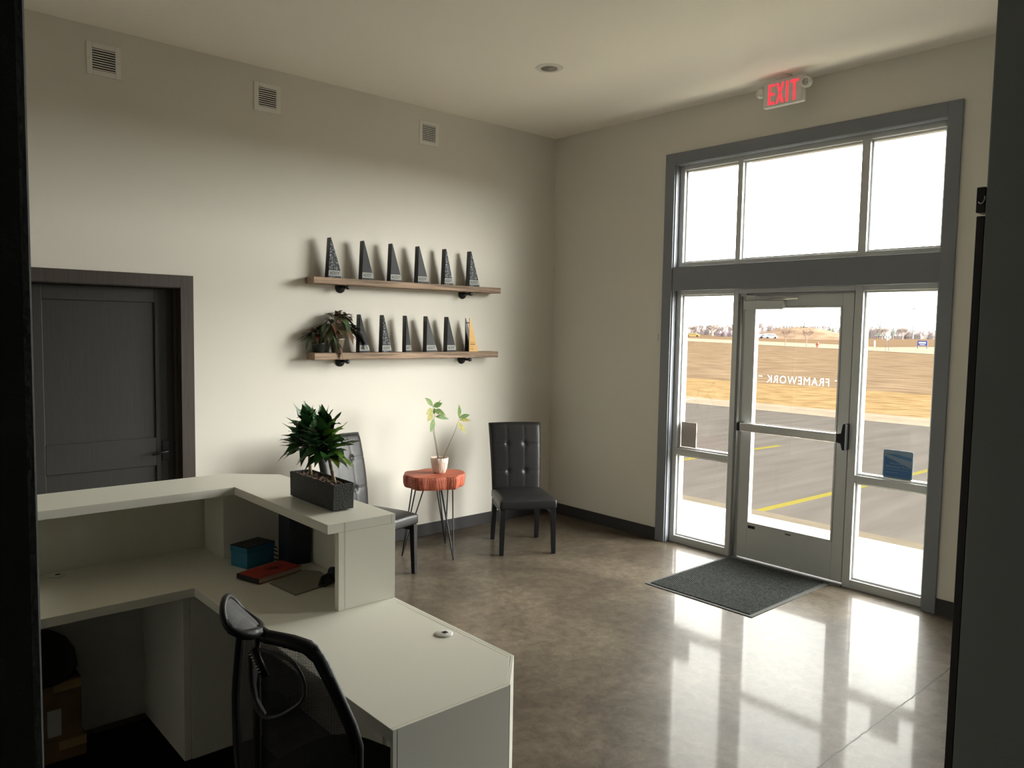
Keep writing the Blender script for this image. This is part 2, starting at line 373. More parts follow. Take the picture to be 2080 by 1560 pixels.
# ---- entrance door
door = thing('door_1', 'grey aluminium entrance door with full glass and push bar', 'door'); door['kind'] = 'structure'; del door['category']
bm = B()
b_box(bm, 0.055, 0.10, -2.172, -2.088, 0.022, 2.09); b_box(bm, 0.055, 0.10, -2.945, -2.862, 0.022, 2.09)
b_box(bm, 0.055, 0.10, -2.862, -2.172, 0.022, 0.300); b_box(bm, 0.055, 0.10, -2.862, -2.172, 2.0, 2.09)
obj('door_leaf', bm, ALU, door, bevel=0.003)
bm = B()
for q in ((-2.184, -2.172, 0.30, 2.0), (-2.862, -2.85, 0.30, 2.0), (-2.85, -2.184, 0.30, 0.314), (-2.85, -2.184, 1.988, 2.0)):
    b_box(bm, 0.05, 0.1, *q)
obj('glazing_stops', bm, ALU_B, door, bevel=0.001)
boxo('glass_pane', 0.076, 0.081, -2.859, -2.175, 0.303, 1.997, GLASS, door)
bm = B(); b_box(bm, 0.075, 0.14, -2.086, -2.03, 0, 2.103); b_box(bm, 0.075, 0.14, -2.953, -2.947, 0, 2.103); b_box(bm, 0.104, 0.14, -2.947, -2.086, 2.07, 2.103)
obj('door_jamb', bm, ALU, door, bevel=0.002)
bm = B(); b_prism(bm, [(0.02, 0.0), (0.04, 0.012), (0.13, 0.012), (0.15, 0.0)], -2.953, -2.03, 'y'); obj('threshold', bm, mat('worn_threshold', (0.12, 0.12, 0.115), 0.7, spec=0.2), door)
bm = B(); b_tube(bm, [(0.05, -2.06, z) for z in (0.02, 2.08)], 0.009, 10); obj('hinge', bm, ALU_B, door, smooth=True)
# push bar
bm = B(); b_box(bm, -0.022, 0.02, -2.895, -2.12, 1.033, 1.098); obj('push_bar', bm, ALU_B, door, bevel=0.01, seg=3)
bm = B(); b_box(bm, -0.012, 0.056, -2.118, -2.088, 1.032, 1.098); obj('hinge_side_bracket', bm, BLACKP, door, bevel=0.006, label='black end bracket')
bm = B()
b_prism(bm, [(-2.895, 1.036), (-2.895, 1.098), (-2.925, 1.10), (-2.937, 1.17), (-2.958, 1.17), (-2.958, 0.985), (-2.937, 0.985), (-2.925, 1.03)], -0.018, 0.056, 'x')
obj('latch_bracket', bm, BLACKP, door, bevel=0.004, label='black latch bracket')
bm = B(); b_box(bm, 0.012, 0.056, -2.425, -2.095, 1.977, 2.045); obj('door_closer', bm, ALU, door, bevel=0.006)
bm = B(); b_tube(bm, [(0.035, -2.26, 2.046), (0.0, -2.55, 2.06)], 0.007, 8); b_tube(bm, [(0.0, -2.55, 2.06), (0.045, -2.19, 2.082)], 0.006, 8)
obj('closer_arm', bm, ALU_B, door, smooth=True)
boxo('hinge_label', 0.0535, 0.055, -2.245, -2.185, 0.265, 0.287, BLACKP, door)
bm = B(); b_box(bm, 0.0535, 0.055, -2.545, -2.50, 0.278, 0.286); obj('bottom_rail_mark', bm, BLACKP, door)
LET = bpy.data.materials.new('white_vinyl_lettering'); LET.use_nodes = True; lt_ = LET.node_tree; lt_.nodes.clear()   # thin vinyl: daylight glows through it
l1 = lt_.nodes.new('ShaderNodeBsdfTranslucent'); l1.inputs[0].default_value = (0.75, 0.74, 0.70, 1); l2 = lt_.nodes.new('ShaderNodeBsdfDiffuse'); l2.inputs[0].default_value = (0.75, 0.75, 0.72, 1)
l3 = lt_.nodes.new('ShaderNodeMixShader'); l3.inputs[0].default_value = 0.4; l4 = lt_.nodes.new('ShaderNodeOutputMaterial')
lt_.links.new(l1.outputs[0], l3.inputs[1]); lt_.links.new(l2.outputs[0], l3.inputs[2]); lt_.links.new(l3.outputs[0], l4.inputs[0])
bm = text_bm('FRAMEWORK', 0.497, 0.058, 0.0003, bold=0.0, spacing=1.18); xf(bm, frame_m((0.0825, -2.528, 1.448), (0, 1, 0), (0, 0, 1)))
for y in (-2.835, -2.225): b_box(bm, 0.082, 0.083, y - 0.016, y + 0.016, 1.462, 1.468)
obj('window_lettering', bm, LET, door, label='white lettering on the door glass')

# ---- panel door in the back wall
bm = B()
b_box(bm, -3.53, -3.443, -0.018, 0.0, 0, 2.118); b_box(bm, -4.53, -4.443, -0.018, 0.0, 0, 2.118); b_box(bm, -4.443, -3.53, -0.018, 0.0, 2.035, 2.118)
b_box(bm, -3.53, -3.512, -0.006, 0.135, 0, 2.04); b_box(bm, -4.455, -4.443, -0.006, 0.135, 0, 2.04); b_box(bm, -4.443, -3.53, -0.006, 0.135, 2.03, 2.045)
b_box(bm, -3.55, -3.53, 0.05, 0.08, 0, 2.03)
struct('trim_2', bm, DCASE, 0.002, 'dark brown wooden casing around the panel door')
d2 = thing('door_2', 'dark stained wooden panel door in the back wall', 'door'); d2['kind'] = 'structure'; del d2['category']
bm = B()
Y0, Y1 = 0.082, 0.122
b_box(bm, -4.441, -4.326, Y0, Y1, 0.01, 2.028); b_box(bm, -3.668, -3.533, Y0, Y1, 0.01, 2.028)
for z0, z1 in ((1.932, 2.028), (0.828, 1.02), (0.01, 0.25)): b_box(bm, -4.326, -3.668, Y0, Y1, z0, z1)
obj('door_leaf', bm, DOORW, d2, bevel=0.003)
bm = B()
for z0, z1 in ((1.02, 1.932), (0.25, 0.828)): b_box(bm, -4.326, -3.668, Y0 + 0.012, Y1 - 0.01, z0, z1)
obj('door_panel', bm, DOORW, d2)
bm = B(); b_box(bm, -3.632, -3.585, 0.072, 0.082, 0.86, 0.995); hp = obj('handle_plate', bm, BLACKM, d2, bevel=0.004)
bm = B(); b_tube(bm, [(-3.607, 0.08, 0.925), (-3.607, 0.032, 0.925), (-3.625, 0.026, 0.924), (-3.71, 0.03, 0.912)], 0.0075, 10)
obj('lever_handle', bm, BLACKM, d2, smooth=True)

# ---- small things of the room
def vent(x, z, grid, label):
    t = thing('wall_vent', label, 'vent', (x, 0, z), 0, 'white wall vents below the ceiling')
    bm = B(); w2 = 0.0985; i2 = 0.066
    b_box(bm, -w2, -i2, -0.008, -0.001, -w2, w2); b_box(bm, i2, w2, -0.008, -0.001, -w2, w2)
    b_box(bm, -i2, i2, -0.008, -0.001, i2, w2); b_box(bm, -i2, i2, -0.008, -0.001, -w2, -i2)
    obj('frame', bm, WHITE, t, bevel=0.0015)
    boxo('backing', -i2, i2, -0.002, -0.001, -i2, i2, BLACKP, t)
    bm = B()
    for k in range(9):
        zz = -i2 + 0.007 + k * (2 * i2 - 0.014) / 8
        b_box(bm, -i2, i2, -0.011, -0.0035, zz - 0.0045, zz + 0.0015, Matrix.Rotation(0, 4, 'X'))
    obj('louvre', bm, WHITE, t)
    if grid:
        bm = B()
        for k in range(7):
            xx = -i2 + 0.01 + k * (2 * i2 - 0.02) / 6; b_box(bm, xx - 0.0015, xx + 0.0015, -0.014, -0.0112, -i2, i2)
        obj('vertical_blades', bm, WHITE, t)
    for s in (-1, 1):
        bm = B(); b_lathe(bm, [(0.0035, 0), (0.002, 0.002)], 8, (0, 0, 0), Matrix.Translation((s * 0.083, -0.008, 0)) @ Matrix.Rotation(PI / 2, 4, 'X')); obj('screw', bm, ALU_B, t)
    return t
vent(-3.970, 3.421, False, 'white square wall vent above the dark panel door')
vent(-2.903, 3.412, False, 'white square louvred vent high on the wall, the middle of three')
vent(-1.490, 3.410, True, 'white square vent with crossed blades above the right shelf end, nearest the room corner')

t = thing('recessed_light', 'round white recessed downlight in the ceiling', 'ceiling light', (-1.478, -1.418, H))
bm = B(); b_lathe(bm, [(0.056, -0.001), (0.056, -0.006), (0.092, -0.004), (0.097, -0.0005), (0.056, -0.0005)], 40, caps=False); obj('trim_ring', bm, WHITE, t, smooth=True)
bm = B(); b_lathe(bm, [(0.056, -0.005), (0.05, -0.003), (0.046, -0.0015), (0.01, -0.0012)], 40); obj('lens', bm, mat('frosted_lens', (0.5, 0.47, 0.4), 0.3), t, smooth=True)

# exit sign
t = thing('exit_sign', 'white emergency EXIT sign with red letters and two lamp heads', 'exit sign', (-0.18, -2.478, H))
bm = B(); b_box(bm, -0.02, 0.025, -0.155, 0.155, -0.208, -0.018); obj('housing', bm, WHITEP, t, bevel=0.012, seg=3)
bm = B(); b_lathe(bm, [(0.05, -0.001), (0.05, -0.012), (0.04, -0.02)], 28); obj('ceiling_canopy', bm, WHITEP, t, smooth=False)
RED = mat('lit_red_letters', (0.8, 0.02, 0.03), 0.4, emit=((1.0, 0.045, 0.07), 0.9))
bm = B(); zb, zt = -0.19, -0.048; th = 0.017
def lbox(y0, y1, z0, z1): b_box(bm, -0.0225, -0.0195, -y1, -y0, z0, z1)
lbox(-0.112, -0.112 + th, zb, zt)
for z in (zb, (zb + zt) / 2 - th / 2, zt - th): lbox(-0.112 + th, -0.062, z, z + th)
def diag(ya, yb):
    b_prism(bm, [(-ya - th / 2, zb), (-ya + th / 2, zb), (-yb + th / 2, zt), (-yb - th / 2, zt)], -0.0225, -0.0195, 'x')
diag(-0.043, 0.003); diag(0.003, -0.043)
lbox(0.026, 0.026 + th, zb, zt); lbox(0.058, 0.118, zt - th, zt); lbox(0.080, 0.080 + th, zb, zt - th)
obj('exit_letters', bm, RED, t, label='glowing red letters')
for s, tilt in ((1, 2.3), (-1, 0.15)):
    bm = B(); b_lathe(bm, [(0.02, 0.0), (0.033, 0.012), (0.037, 0.034), (0.037, 0.045), (0.03, 0.049)], 26)
    m_ = Matrix.Translation((-0.012, 0.212 if s > 0 else -0.195, -0.085 if s > 0 else -0.095)) @ Matrix.Rotation(s * tilt, 4, 'Z') @ Matrix.Rotation(-PI / 2, 4, 'Y')
    xf(bm, m_); h_ = obj('lamp_head', bm, WHITEP, t, smooth=True)
    bm = B(); b_lathe(bm, [(0.030, 0.047), (0.02, 0.0515), (0.004, 0.053)], 22); xf(bm, m_)
    obj('lens', bm, speckle('faceted_lens', (0.16, 0.17, 0.16), (0.5, 0.5, 0.48), 90, 0.4, 0.6, 0.1), h_, smooth=True)
    bm = B(); b_tube(bm, [(0.0, s * 0.15, -0.11), (-0.012, s * 0.19, -0.095)], 0.012, 10); obj('swivel', bm, WHITEP, t, smooth=True)

t = thing('wall_outlet', 'white wall outlet low behind the red table', 'outlet', (-1.344, 0, 0.35))
boxo('cover_plate', -0.035, 0.035, -0.006, -0.001, -0.057, 0.057, WHITEP, t, 0.002)
bm = B()
for z in (-0.02, 0.02): b_box(bm, -0.014, 0.014, -0.008, -0.0062, z - 0.013, z + 0.013)
obj('socket', bm, WHITE, t, bevel=0.002)
bm = B(); b_lathe(bm, [(0.013, 0), (0.011, 0.003), (0.005, 0.005)], 24); xf(bm, Matrix.Translation((-0.001, -1.284, 1.746)) @ Matrix.Rotation(-PI / 2, 4, 'Y') @ Matrix.Diagonal((2.3, 1, 1, 1)))
tag(obj('wall_patch', bm, WHITE, smooth=True), 'small pale oval spot on the wall left of the storefront casing', 'wall mark')
t = thing('wall_box', 'small dark box above the dark trim on the near right wall', 'wall box', (-3.213, -4.76, 2.104))
boxo('housing', 0.0, 0.05, 0.0005, 0.021, 0.0, 0.062, BASEB, t, 0.002)
bm = B(); b_tube(bm, [(-0.002, 0.009 - 0.008 * math.cos(a), 0.035 - 0.014 * math.sin(a)) for a in [k * PI / 8 - 0.3 for k in range(8)]], 0.0016, 6); obj('hook', bm, ALU_B, t, smooth=True)

# decal and card on the glass
t = thing('window_decal', 'blue square decal about protecting a river in the right side window', 'sticker', (0.0915, -3.277, 0.92))
BLUE = mat('decal_blue', (0.02, 0.115, 0.30), 0.45); LBLUE = mat('decal_pale_blue', (0.20, 0.30, 0.42), 0.5); MBLUE = mat('decal_mid_blue', (0.06, 0.18, 0.37), 0.5)
def rrect(w_, h_, r, n=5):
    p = []
    for cx, cy, a0 in ((w_ / 2 - r, h_ / 2 - r, 0), (-w_ / 2 + r, h_ / 2 - r, 90), (-w_ / 2 + r, -h_ / 2 + r, 180), (w_ / 2 - r, -h_ / 2 + r, 270)):
        for k in range(n + 1):
            a = math.radians(a0 + 90 * k / n); p.append((cx + r * math.cos(a), cy + r * math.sin(a)))
    return p
bm = B(); b_prism(bm, rrect(0.196, 0.192, 0.012), 0.0035, 0.0055, 'x'); obj('backing', bm, LBLUE, t)
bm = B(); pts = [(-0.09, -0.088), (0.09, -0.088), (0.09, 0.052)]
k = 0
while k < 30:
    y = 0.09 - 0.18 * (k + 1) / 30; base = 0.052 - 0.072 * ((0.09 - y) / 0.18) ** 0.9
    pts.append((y, base + (0.006 if k % 2 else 0.0) * (1 if k > 8 else 0.2))); k += 1
b_prism(bm, pts, 0.0015, 0.0034, 'x'); obj('hill_picture', bm, BLUE, t)
bm = B(); b_prism(bm, [(0.088, 0.066), (-0.088, 0.03), (-0.088, 0.055), (0.02, 0.07)], 0.0015, 0.0034, 'x'); obj('river_picture', bm, MBLUE, t)
bm = text_bm('We protect the', 0.135, 0.016, 0.0004, 0.006); xf(bm, Matrix.Translation((0.015, 0.004, 0)))
b2 = text_bm('Mississippi River', 0.158, 0.016, 0.0004, 0.006); me_ = bpy.data.meshes.new('q'); xf(b2, Matrix.Translation((0.003, -0.018, 0))); b2.to_mesh(me_); bm.from_mesh(me_)
for (w_, y_) in ((0.15, -0.036), (0.08, -0.058)):
    b_box(bm, -w_ / 2 - (0.15 - w_) / 2 + 0.0, w_ / 2 - (0.15 - w_) / 2, y_ - 0.0012, y_ + 0.0012, -0.0004, 0.0004)
xf(bm, frame_m((0.001, 0, 0), (0, -1, 0), (0, 0, 1)))
obj('decal_lettering', bm, LBLUE, t)
t = boxo('notice_card', 0.086, 0.0905, -1.652, -1.502, 0.826, 1.036, mat('grey_card', (0.40, 0.36, 0.33), 0.7))
tag(t, 'blank pinkish grey card standing in the corner of the left side window', 'card')

# door mat
t = thing('door_mat', 'grey ribbed entrance mat before the glass door', 'mat', (-0.49, -2.452, 0))
bm = B(); w_, h_ = 0.524, 0.425
b_prism(bm, [(-w_, -h_), (w_, -h_), (w_, h_), (-w_, h_)], 0.0005, 0.005); obj('rubber_border', bm, mat('grey_rubber', (0.10, 0.10, 0.098), 0.8, spec=0.15), t, bevel=0.003)
MATM = mat('ribbed_mat_pile', (0.06, 0.063, 0.062), 1.0, spec=0.0)
tt = MATM.node_tree; co = tt.nodes.new('ShaderNodeTexCoord'); bk = tt.nodes.new('ShaderNodeTexBrick'); bk.inputs['Scale'].default_value = 26; bk.inputs['Row Height'].default_value = 0.35
bk.inputs['Color1'].default_value = (0.10, 0.104, 0.102, 1); bk.inputs['Color2'].default_value = (0.06, 0.063, 0.062, 1); bk.inputs['Mortar'].default_value = (0.008, 0.009, 0.009, 1)
bk.inputs['Mortar Size'].default_value = 0.07; tt.links.new(co.outputs['Object'], bk.inputs['Vector']); tt.links.new(bk.outputs['Color'], tt.nodes['Principled BSDF'].inputs['Base Color'])
boxo('ribbed_pile', -w_ + 0.028, w_ - 0.028, -h_ + 0.028, h_ - 0.028, 0.005, 0.010, MATM, t, 0.002)

# ================================================================== SHELVES AND TROPHIES
def shelf(x0, x1, z0, z1, label, seed):
    cx = (x0 + x1) / 2; t = thing('wall_shelf', label, 'shelf', (cx, 0, z0))
    rnd = random.Random(seed); bm = B(); n = 40; hh = z1 - z0
    rings = []
    for i in range(n + 1):
        x = x0 - cx + (x1 - x0) * i / n; j = [rnd.uniform(-0.0012, 0.0012) for _ in range(8)]
        rings.append([bm.verts.new(p) for p in ((x, -0.14 + j[0], 0.004 + j[1]), (x, -0.136, 0.0 + j[2]), (x, -0.001, 0.0), (x, -0.001, hh), (x, -0.135, hh), (x, -0.14 + j[4], hh - 0.004 + j[5]))])
    for A_, B_ in zip(rings, rings[1:]):
        for k in range(6): bm.faces.new((A_[k], A_[(k + 1) % 6], B_[(k + 1) % 6], B_[k]))
    bm.faces.new(rings[0]); bm.faces.new(rings[-1][::-1])
    obj('board', bm, SHELFW, t)
    for bx in (-2.32, -1.117):
        lx = bx - cx
        bm = B(); b_lathe(bm, [(0.042, 0.0), (0.042, 0.006), (0.02, 0.010), (0.018, 0.022), (0.014, 0.024)], 24)
        b_tube(bm, [(0, 0, 0.02), (0, 0, 0.112)], 0.0105, 12)
        b_lathe(bm, [(0.0135, 0.108), (0.0165, 0.112), (0.0165, 0.126), (0.0135, 0.132), (0.008, 0.135)], 16)
        xf(bm, Matrix.Translation((lx, -0.001, -0.018)) @ Matrix.Rotation(PI / 2, 4, 'X'))
        # flange sits half behind the board: keep what hangs below the board's underside
        bmesh.ops.bisect_plane(bm, geom=bm.verts[:] + bm.edges[:] + bm.faces[:], plane_co=(0, 0, -0.0005), plane_no=(0, 0, 1), clear_outer=True)
        obj('pipe_bracket', bm, BLACKM, t, smooth=True)
    return t
Z1, Z2 = 2.158, 1.592
shelf(-2.612, -0.79, 2.110, Z1, 'upper weathered wood wall shelf on black pipe brackets', 1)
shelf(-2.605, -0.808, 1.540, Z2, 'lower weathered wood wall shelf carrying the potted plant', 2)

TBODY = mat('black_stone', (0.018, 0.019, 0.021), 0.35, var=0.3, scale=40)
TFACE = mat('polished_dark_stone', (0.022, 0.024, 0.027), 0.45, spec=0.15)
TGRAN = speckle('speckled_granite', (0.02, 0.022, 0.026), (0.26, 0.28, 0.30), 75, 0.50, 0.60, 0.5)
TGRAN.node_tree.nodes['Principled BSDF'].inputs['Specular IOR Level'].default_value = 0.15
TGREY = mat('grey_stone', (0.055, 0.057, 0.06), 0.5, spec=0.2)
TGOLD = mat('gold_face', (0.56, 0.34, 0.12), 0.5, metal=0.1, spec=0.3)
TPLATE = mat('frosted_plate', (0.30, 0.31, 0.30), 0.6, spec=0.2)
TTXT = mat('dark_lettering', (0.03, 0.032, 0.032), 0.7, spec=0.1)
def trophy(x, z, w_, a, h_, facem, label, ry=0.0, d=0.055):
    t = thing('award_trophy', label, 'trophy', (x, -0.12, z + 0.0005), ry, 'triangular award trophies on the two shelves')
    bm = B(); b_prism(bm, [(0, 0), (w_, 0), (a + 0.005, h_), (a, h_)], 0.003, d, 'y'); obj('body', bm, TBODY, t, bevel=0.0015)
    bm = B(); b_prism(bm, [(0.002, 0.001), (w_ - 0.002, 0.001), (a + 0.005, h_ - 0.002), (a, h_ - 0.002)], 0.0, 0.003, 'y'); obj('face', bm, facem, t)
    def xr(zz): return w_ + (a + 0.005 - w_) * zz / h_
    def xl(zz): return a * zz / h_
    z0, z1 = 0.014, 0.056
    bm = B(); b_prism(bm, [(xl(z0) + .002, z0), (xr(z0) - .002, z0), (xr(z1) - .002, z1), (xl(z1) + .002, z1)], -0.0014, 0.0, 'y'); p = obj('name_plate', bm, TPLATE, t)
    bm = text_bm('ADDY', (xr(z1) - xl(z1)) * 0.80, 0.024, 0.0004); xf(bm, frame_m(((xl(z1) + xr(z1)) / 2 - 0.001, -0.0018, 0.035), (1, 0, 0), (0, 0, 1)))
    obj('lettering', bm, TTXT, p)
    return t
A_ = 'black triangular award trophy '
for x, w_, a, m_, l in (
    (-2.486, 0.125, 0.021, TGRAN, 'speckled triangular trophy at the upper shelf\'s left end'),
    (-2.196, 0.113, 0.015, TFACE, 'plain black triangular trophy beside the speckled one at the upper shelf\'s left end'),
    (-1.937, 0.116, 0.014, TFACE, 'plain black trophy on the upper shelf with a plain black one on each side'),
    (-1.674, 0.117, 0.011, TFACE, 'plain black trophy on the upper shelf just before the two speckled ones at the right'),
    (-1.401, 0.099, 0.013, TGRAN, 'narrow speckled trophy on the upper shelf, next to last before its right end'),
    (-1.133, 0.121, 0.014, TGRAN, 'speckled triangular trophy at the upper shelf\'s right end')):
    trophy(x, Z1, w_, a, 0.30, m_, l)
for x, w_, a, m_, l in (
    (-2.216, 0.100, 0.006, TFACE, 'black trophy on the lower shelf half behind the red-leaved plant'),
    (-2.010, 0.096, 0.010, TGRAN, 'speckled black trophy on the lower shelf, the only speckled one there'),
    (-1.785, 0.060, 0.004, TFACE, 'narrowest black trophy, turned edge-on in the middle of the lower shelf'),
    (-1.579, 0.118, 0.004, TGREY, 'grey-faced triangular trophy on the lower shelf'),
    (-1.367, 0.106, 0.008, TFACE, 'plain black trophy beside the golden one on the lower shelf')):
    trophy(x, Z2, w_, a, 0.296, m_, l)
t = thing('award_trophy', 'golden triangular award trophy at the right end of the lower shelf', 'trophy', (-1.124, -0.12, Z2 + 0.0005), 0, 'triangular award trophies on the two shelves')
bm = B(); b_prism(bm, [(0, 0), (0.102, 0), (0.006, 0.29), (0.002, 0.292), (0, 0.29)], 0.0, 0.007, 'y'); obj('front_plate', bm, TGOLD, t, label='gold front plate')
bm = B(); b_prism(bm, [(0, 0), (0.100, 0), (0.006, 0.285), (0.002, 0.292), (0, 0.29)], 0.055, 0.062, 'y'); obj('back_plate', bm, TBODY, t)
bm = B(); b_tube(bm, [(0.008, 0.0072, 0.25), (0.008, 0.0548, 0.25)], 0.004, 8); obj('crossbar', bm, TBODY, t)
bm = B(); b_box(bm, 0.0, 0.09, 0.0072, 0.0548, 0, 0.006); obj('base_spacer', bm, TBODY, t)
bm = B()
for z, w_, hh in ((0.082, 0.045, 0.004), (0.064, 0.055, 0.009), (0.045, 0.035, 0.003), (0.022, 0.012, 0.007), (0.022, 0.036, 0.006)):
    b_box(bm, 0.010 + (0.02 if w_ == 0.036 else 0), 0.010 + w_, -0.0008, -0.0001, z - hh / 2, z + hh / 2)
obj('engraved_lines', bm, mat('engraving', (0.16, 0.09, 0.03), 0.6), t)

# ================================================================== PLANTS
def leafmat(name, c1, c2, scale=25, c3=None, rough=0.35):
    m = mat(name, c1, rough, col2=c2, scale=scale); m.node_tree.nodes['Principled BSDF'].inputs['Specular IOR Level'].default_value = 0.5
    return m
# red aglaonema, two pots
REDLEAF = leafmat('red_veined_leaf', (0.050, 0.075, 0.032), (0.17, 0.060, 0.048), 16)
DKLEAF = leafmat('dark_green_leaf', (0.022, 0.046, 0.022), (0.080, 0.110, 0.050), 14)
PINK = mat('pink_leaf_stem', (0.30, 0.13, 0.10), 0.6)
def aglaonema(x, y, pot_m, r0, r1, hp_, label, seed, n, spread, top, leaf_l, cat='potted plant', potname='flower_pot'):
    rnd = random.Random(seed); t = thing('potted_plant', label, cat, (x, y, Z2 + 0.0005))
    bm = B(); b_lathe(bm, [(r0, 0.0), (r1 - 0.002, hp_ - 0.01), (r1 + 0.002, hp_ - 0.008), (r1 + 0.002, hp_), (r1 - 0.004, hp_), (r1 - 0.008, hp_ - 0.012)], 36)
    obj(potname, bm, pot_m, t, smooth=True)
    bm = B(); b_lathe(bm, [(r1 - 0.009, hp_ - 0.013), (0.001, hp_ - 0.008)], 20); obj('soil', bm, SOIL, t)
    bms, bl1, bl2 = B(), B(), B()
    for i in range(n):
        a = rnd.uniform(0, 2 * PI); rr = rnd.random() ** 0.6
        bx, by = spread * rr * math.cos(a), min(spread * rr * math.sin(a) * 0.55, 0.045)
        hh = hp_ + top * (1 - 0.72 * rr) * rnd.uniform(0.75, 1.05)
        base = (bx * 0.25, by * 0.25, hp_ - 0.012); tip = Vector((bx * 0.85, by * 0.85, hh))
        b_tube(bms, [base, (bx * 0.4, by * 0.4, (hp_ + hh) / 2), tip], [0.0028, 0.0022, 0.0016], 5)
        L_ = leaf_l * rnd.uniform(0.7, 1.15); dr = rnd.uniform(0.35, 1.1) * (0.5 + rr)
        dz = rnd.uniform(-0.1, 1.5) * (1.15 - rr)
        dd = Vector((math.cos(a), math.sin(a) * 0.6 - 0.25, dz))
        if tip.y + dd.normalized().y * L_ > -y - 0.006: dd.y = -abs(dd.y)
        b_leaf(bl1 if rnd.random() < 0.5 else bl2, tip, dd, L_, L_ * 0.42, dr, 0.3, 7)
    obj('stems', bms, PINK, t, smooth=True); obj('red_leaves', bl1, REDLEAF, t, smooth=True); obj('green_leaves', bl2, DKLEAF, t, smooth=True)
    return t
SILVER = mat('brushed_tin', (0.55, 0.52, 0.45), 0.3, metal=0.75)
aglaonema(-2.385, -0.072, SILVER, 0.040, 0.058, 0.108, 'red-leaved plant in a silver pot on the lower shelf', 5, 62, 0.135, 0.20, 0.135)
aglaonema(-2.535, -0.070, mat('dark_glazed_pot', (0.03, 0.036, 0.03), 0.3), 0.040, 0.052, 0.075, 'dark leafy plant drooping over the lower shelf\'s left end', 9, 44, 0.10, 0.115, 0.105)

# dracaena planter on the counter
ang = math.atan2(-2.37 + 2.746, -3.879 + 3.884)
t = thing('planter_box', 'black rectangular planter with two green dracaenas on the counter', 'potted plant', (-3.834, -2.555, 1.0705), 0.0)
bm = B(); hw, hl, hh = 0.047, 0.187, 0.108
def taper_box(bm, hw, hl, z0, z1, k):
    lo = [bm.verts.new((sx_ * hw * k, sy_ * hl * k, z0)) for sx_, sy_ in ((-1, -1), (1, -1), (1, 1), (-1, 1))]
    hi = [bm.verts.new((sx_ * hw, sy_ * hl, z1)) for sx_, sy_ in ((-1, -1), (1, -1), (1, 1), (-1, 1))]
    bm.faces.new(lo[::-1])
    for i in range(4): bm.faces.new((lo[i], lo[(i + 1) % 4], hi[(i + 1) % 4], hi[i]))
    return lo, hi
lo, hi = taper_box(bm, hw, hl, 0.004, hh, 0.985)
inn = [bm.verts.new((v.co.x * 0.88, v.co.y * 0.965, hh)) for v in hi]; inb = [bm.verts.new((v.co.x * 0.86, v.co.y * 0.96, hh - 0.014)) for v in hi]
for i in range(4):
    j = (i + 1) % 4; bm.faces.new((hi[i], hi[j], inn[j], inn[i])); bm.faces.new((inn[i], inn[j], inb[j], inb[i]))
bm.faces.new(inb)
obj('planter_shell', bm, mat('black_stoneware', (0.022, 0.024, 0.023), 0.6, bump=0.4, bscale=150), t, bevel=0.004)
bm = B(); b_box(bm, -0.035, 0.035, -0.16, 0.16, 0.0, 0.004); obj('foot_tray', bm, clear_mat('clear_tray', (0.7, 0.7, 0.68), 0.5), t)
bm = B(); rnd = random.Random(3)
for i in range(9):
    for j in range(36):
        pass
g = [[bm.verts.new((-0.039 + 0.078 * i / 8, -0.178 + 0.356 * j / 36, hh - 0.012 + rnd.uniform(0, 0.009))) for j in range(37)] for i in range(9)]
for i in range(8):
    for j in range(36): bm.faces.new((g[i][j], g[i + 1][j], g[i + 1][j + 1], g[i][j + 1]))
obj('soil', bm, SOIL, t)
CANE = wood('dracaena_cane_bark', (0.20, 0.13, 0.08), (0.45, 0.34, 0.23), 0.8, 'X', 2)
DRAC = leafmat('dracaena_leaf', (0.018, 0.080, 0.024), (0.05, 0.16, 0.042), 9, rough=0.35)
DRACY = leafmat('sunlit_dracaena_leaf', (0.06, 0.16, 0.02), (0.20, 0.30, 0.03), 9)  # lower right leaves, sunlight put into a yellower green
for (cy, lean, top, nl, sd) in ((0.09, 0.004, 0.095, 74, 1), (-0.115, 0.045, 0.095, 84, 2)):
    rnd = random.Random(sd + 40); bm = B()
    p0 = Vector((0, cy, hh - 0.01)); p1 = Vector((-0.004, cy + lean, hh + top)); p2 = Vector((-0.008, cy + lean * 1.4 + 0.005, hh + top + 0.115))
    pts = []; rr = []
    for k in range(17):
        s = k / 16; pts.append(p0.lerp(p1, s * 2) if s < 0.5 else p1.lerp(p2, (s - 0.5) * 2)); rr.append(0.0068 + 0.0009 * (k % 2) - 0.002 * s)
    b_tube(bm, pts, rr, 10); obj('cane', bm, CANE, t, smooth=True)
    bm, by = B(), B()
    for i in range(nl):
        s = i / (nl - 1); c = p1.lerp(p2, 0.02 + 0.98 * s); a = i * 2.39996 + rnd.uniform(-0.3, 0.3)
        el = math.radians(-2 + 78 * s ** 1.4 + rnd.uniform(-12, 12))
        dd = Vector((math.cos(a) * math.cos(el), math.sin(a) * math.cos(el) + 0.20, math.sin(el)))
        L_ = (0.132 - 0.04 * s) * rnd.uniform(0.8, 1.15)
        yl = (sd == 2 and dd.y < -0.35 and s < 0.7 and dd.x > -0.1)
        b_leaf(by if yl else bm, c, dd, L_, 0.050 * rnd.uniform(0.85, 1.2), rnd.uniform(-0.15, 0.6), 0.3, 9, wav=0.14, pk=0.38)
    obj('foliage', bm, DRAC, t, smooth=True)
    if len(by.verts): obj('sunlit_leaves', by, DRACY, t, smooth=True, label='yellow-green leaves')
    else: by.free()

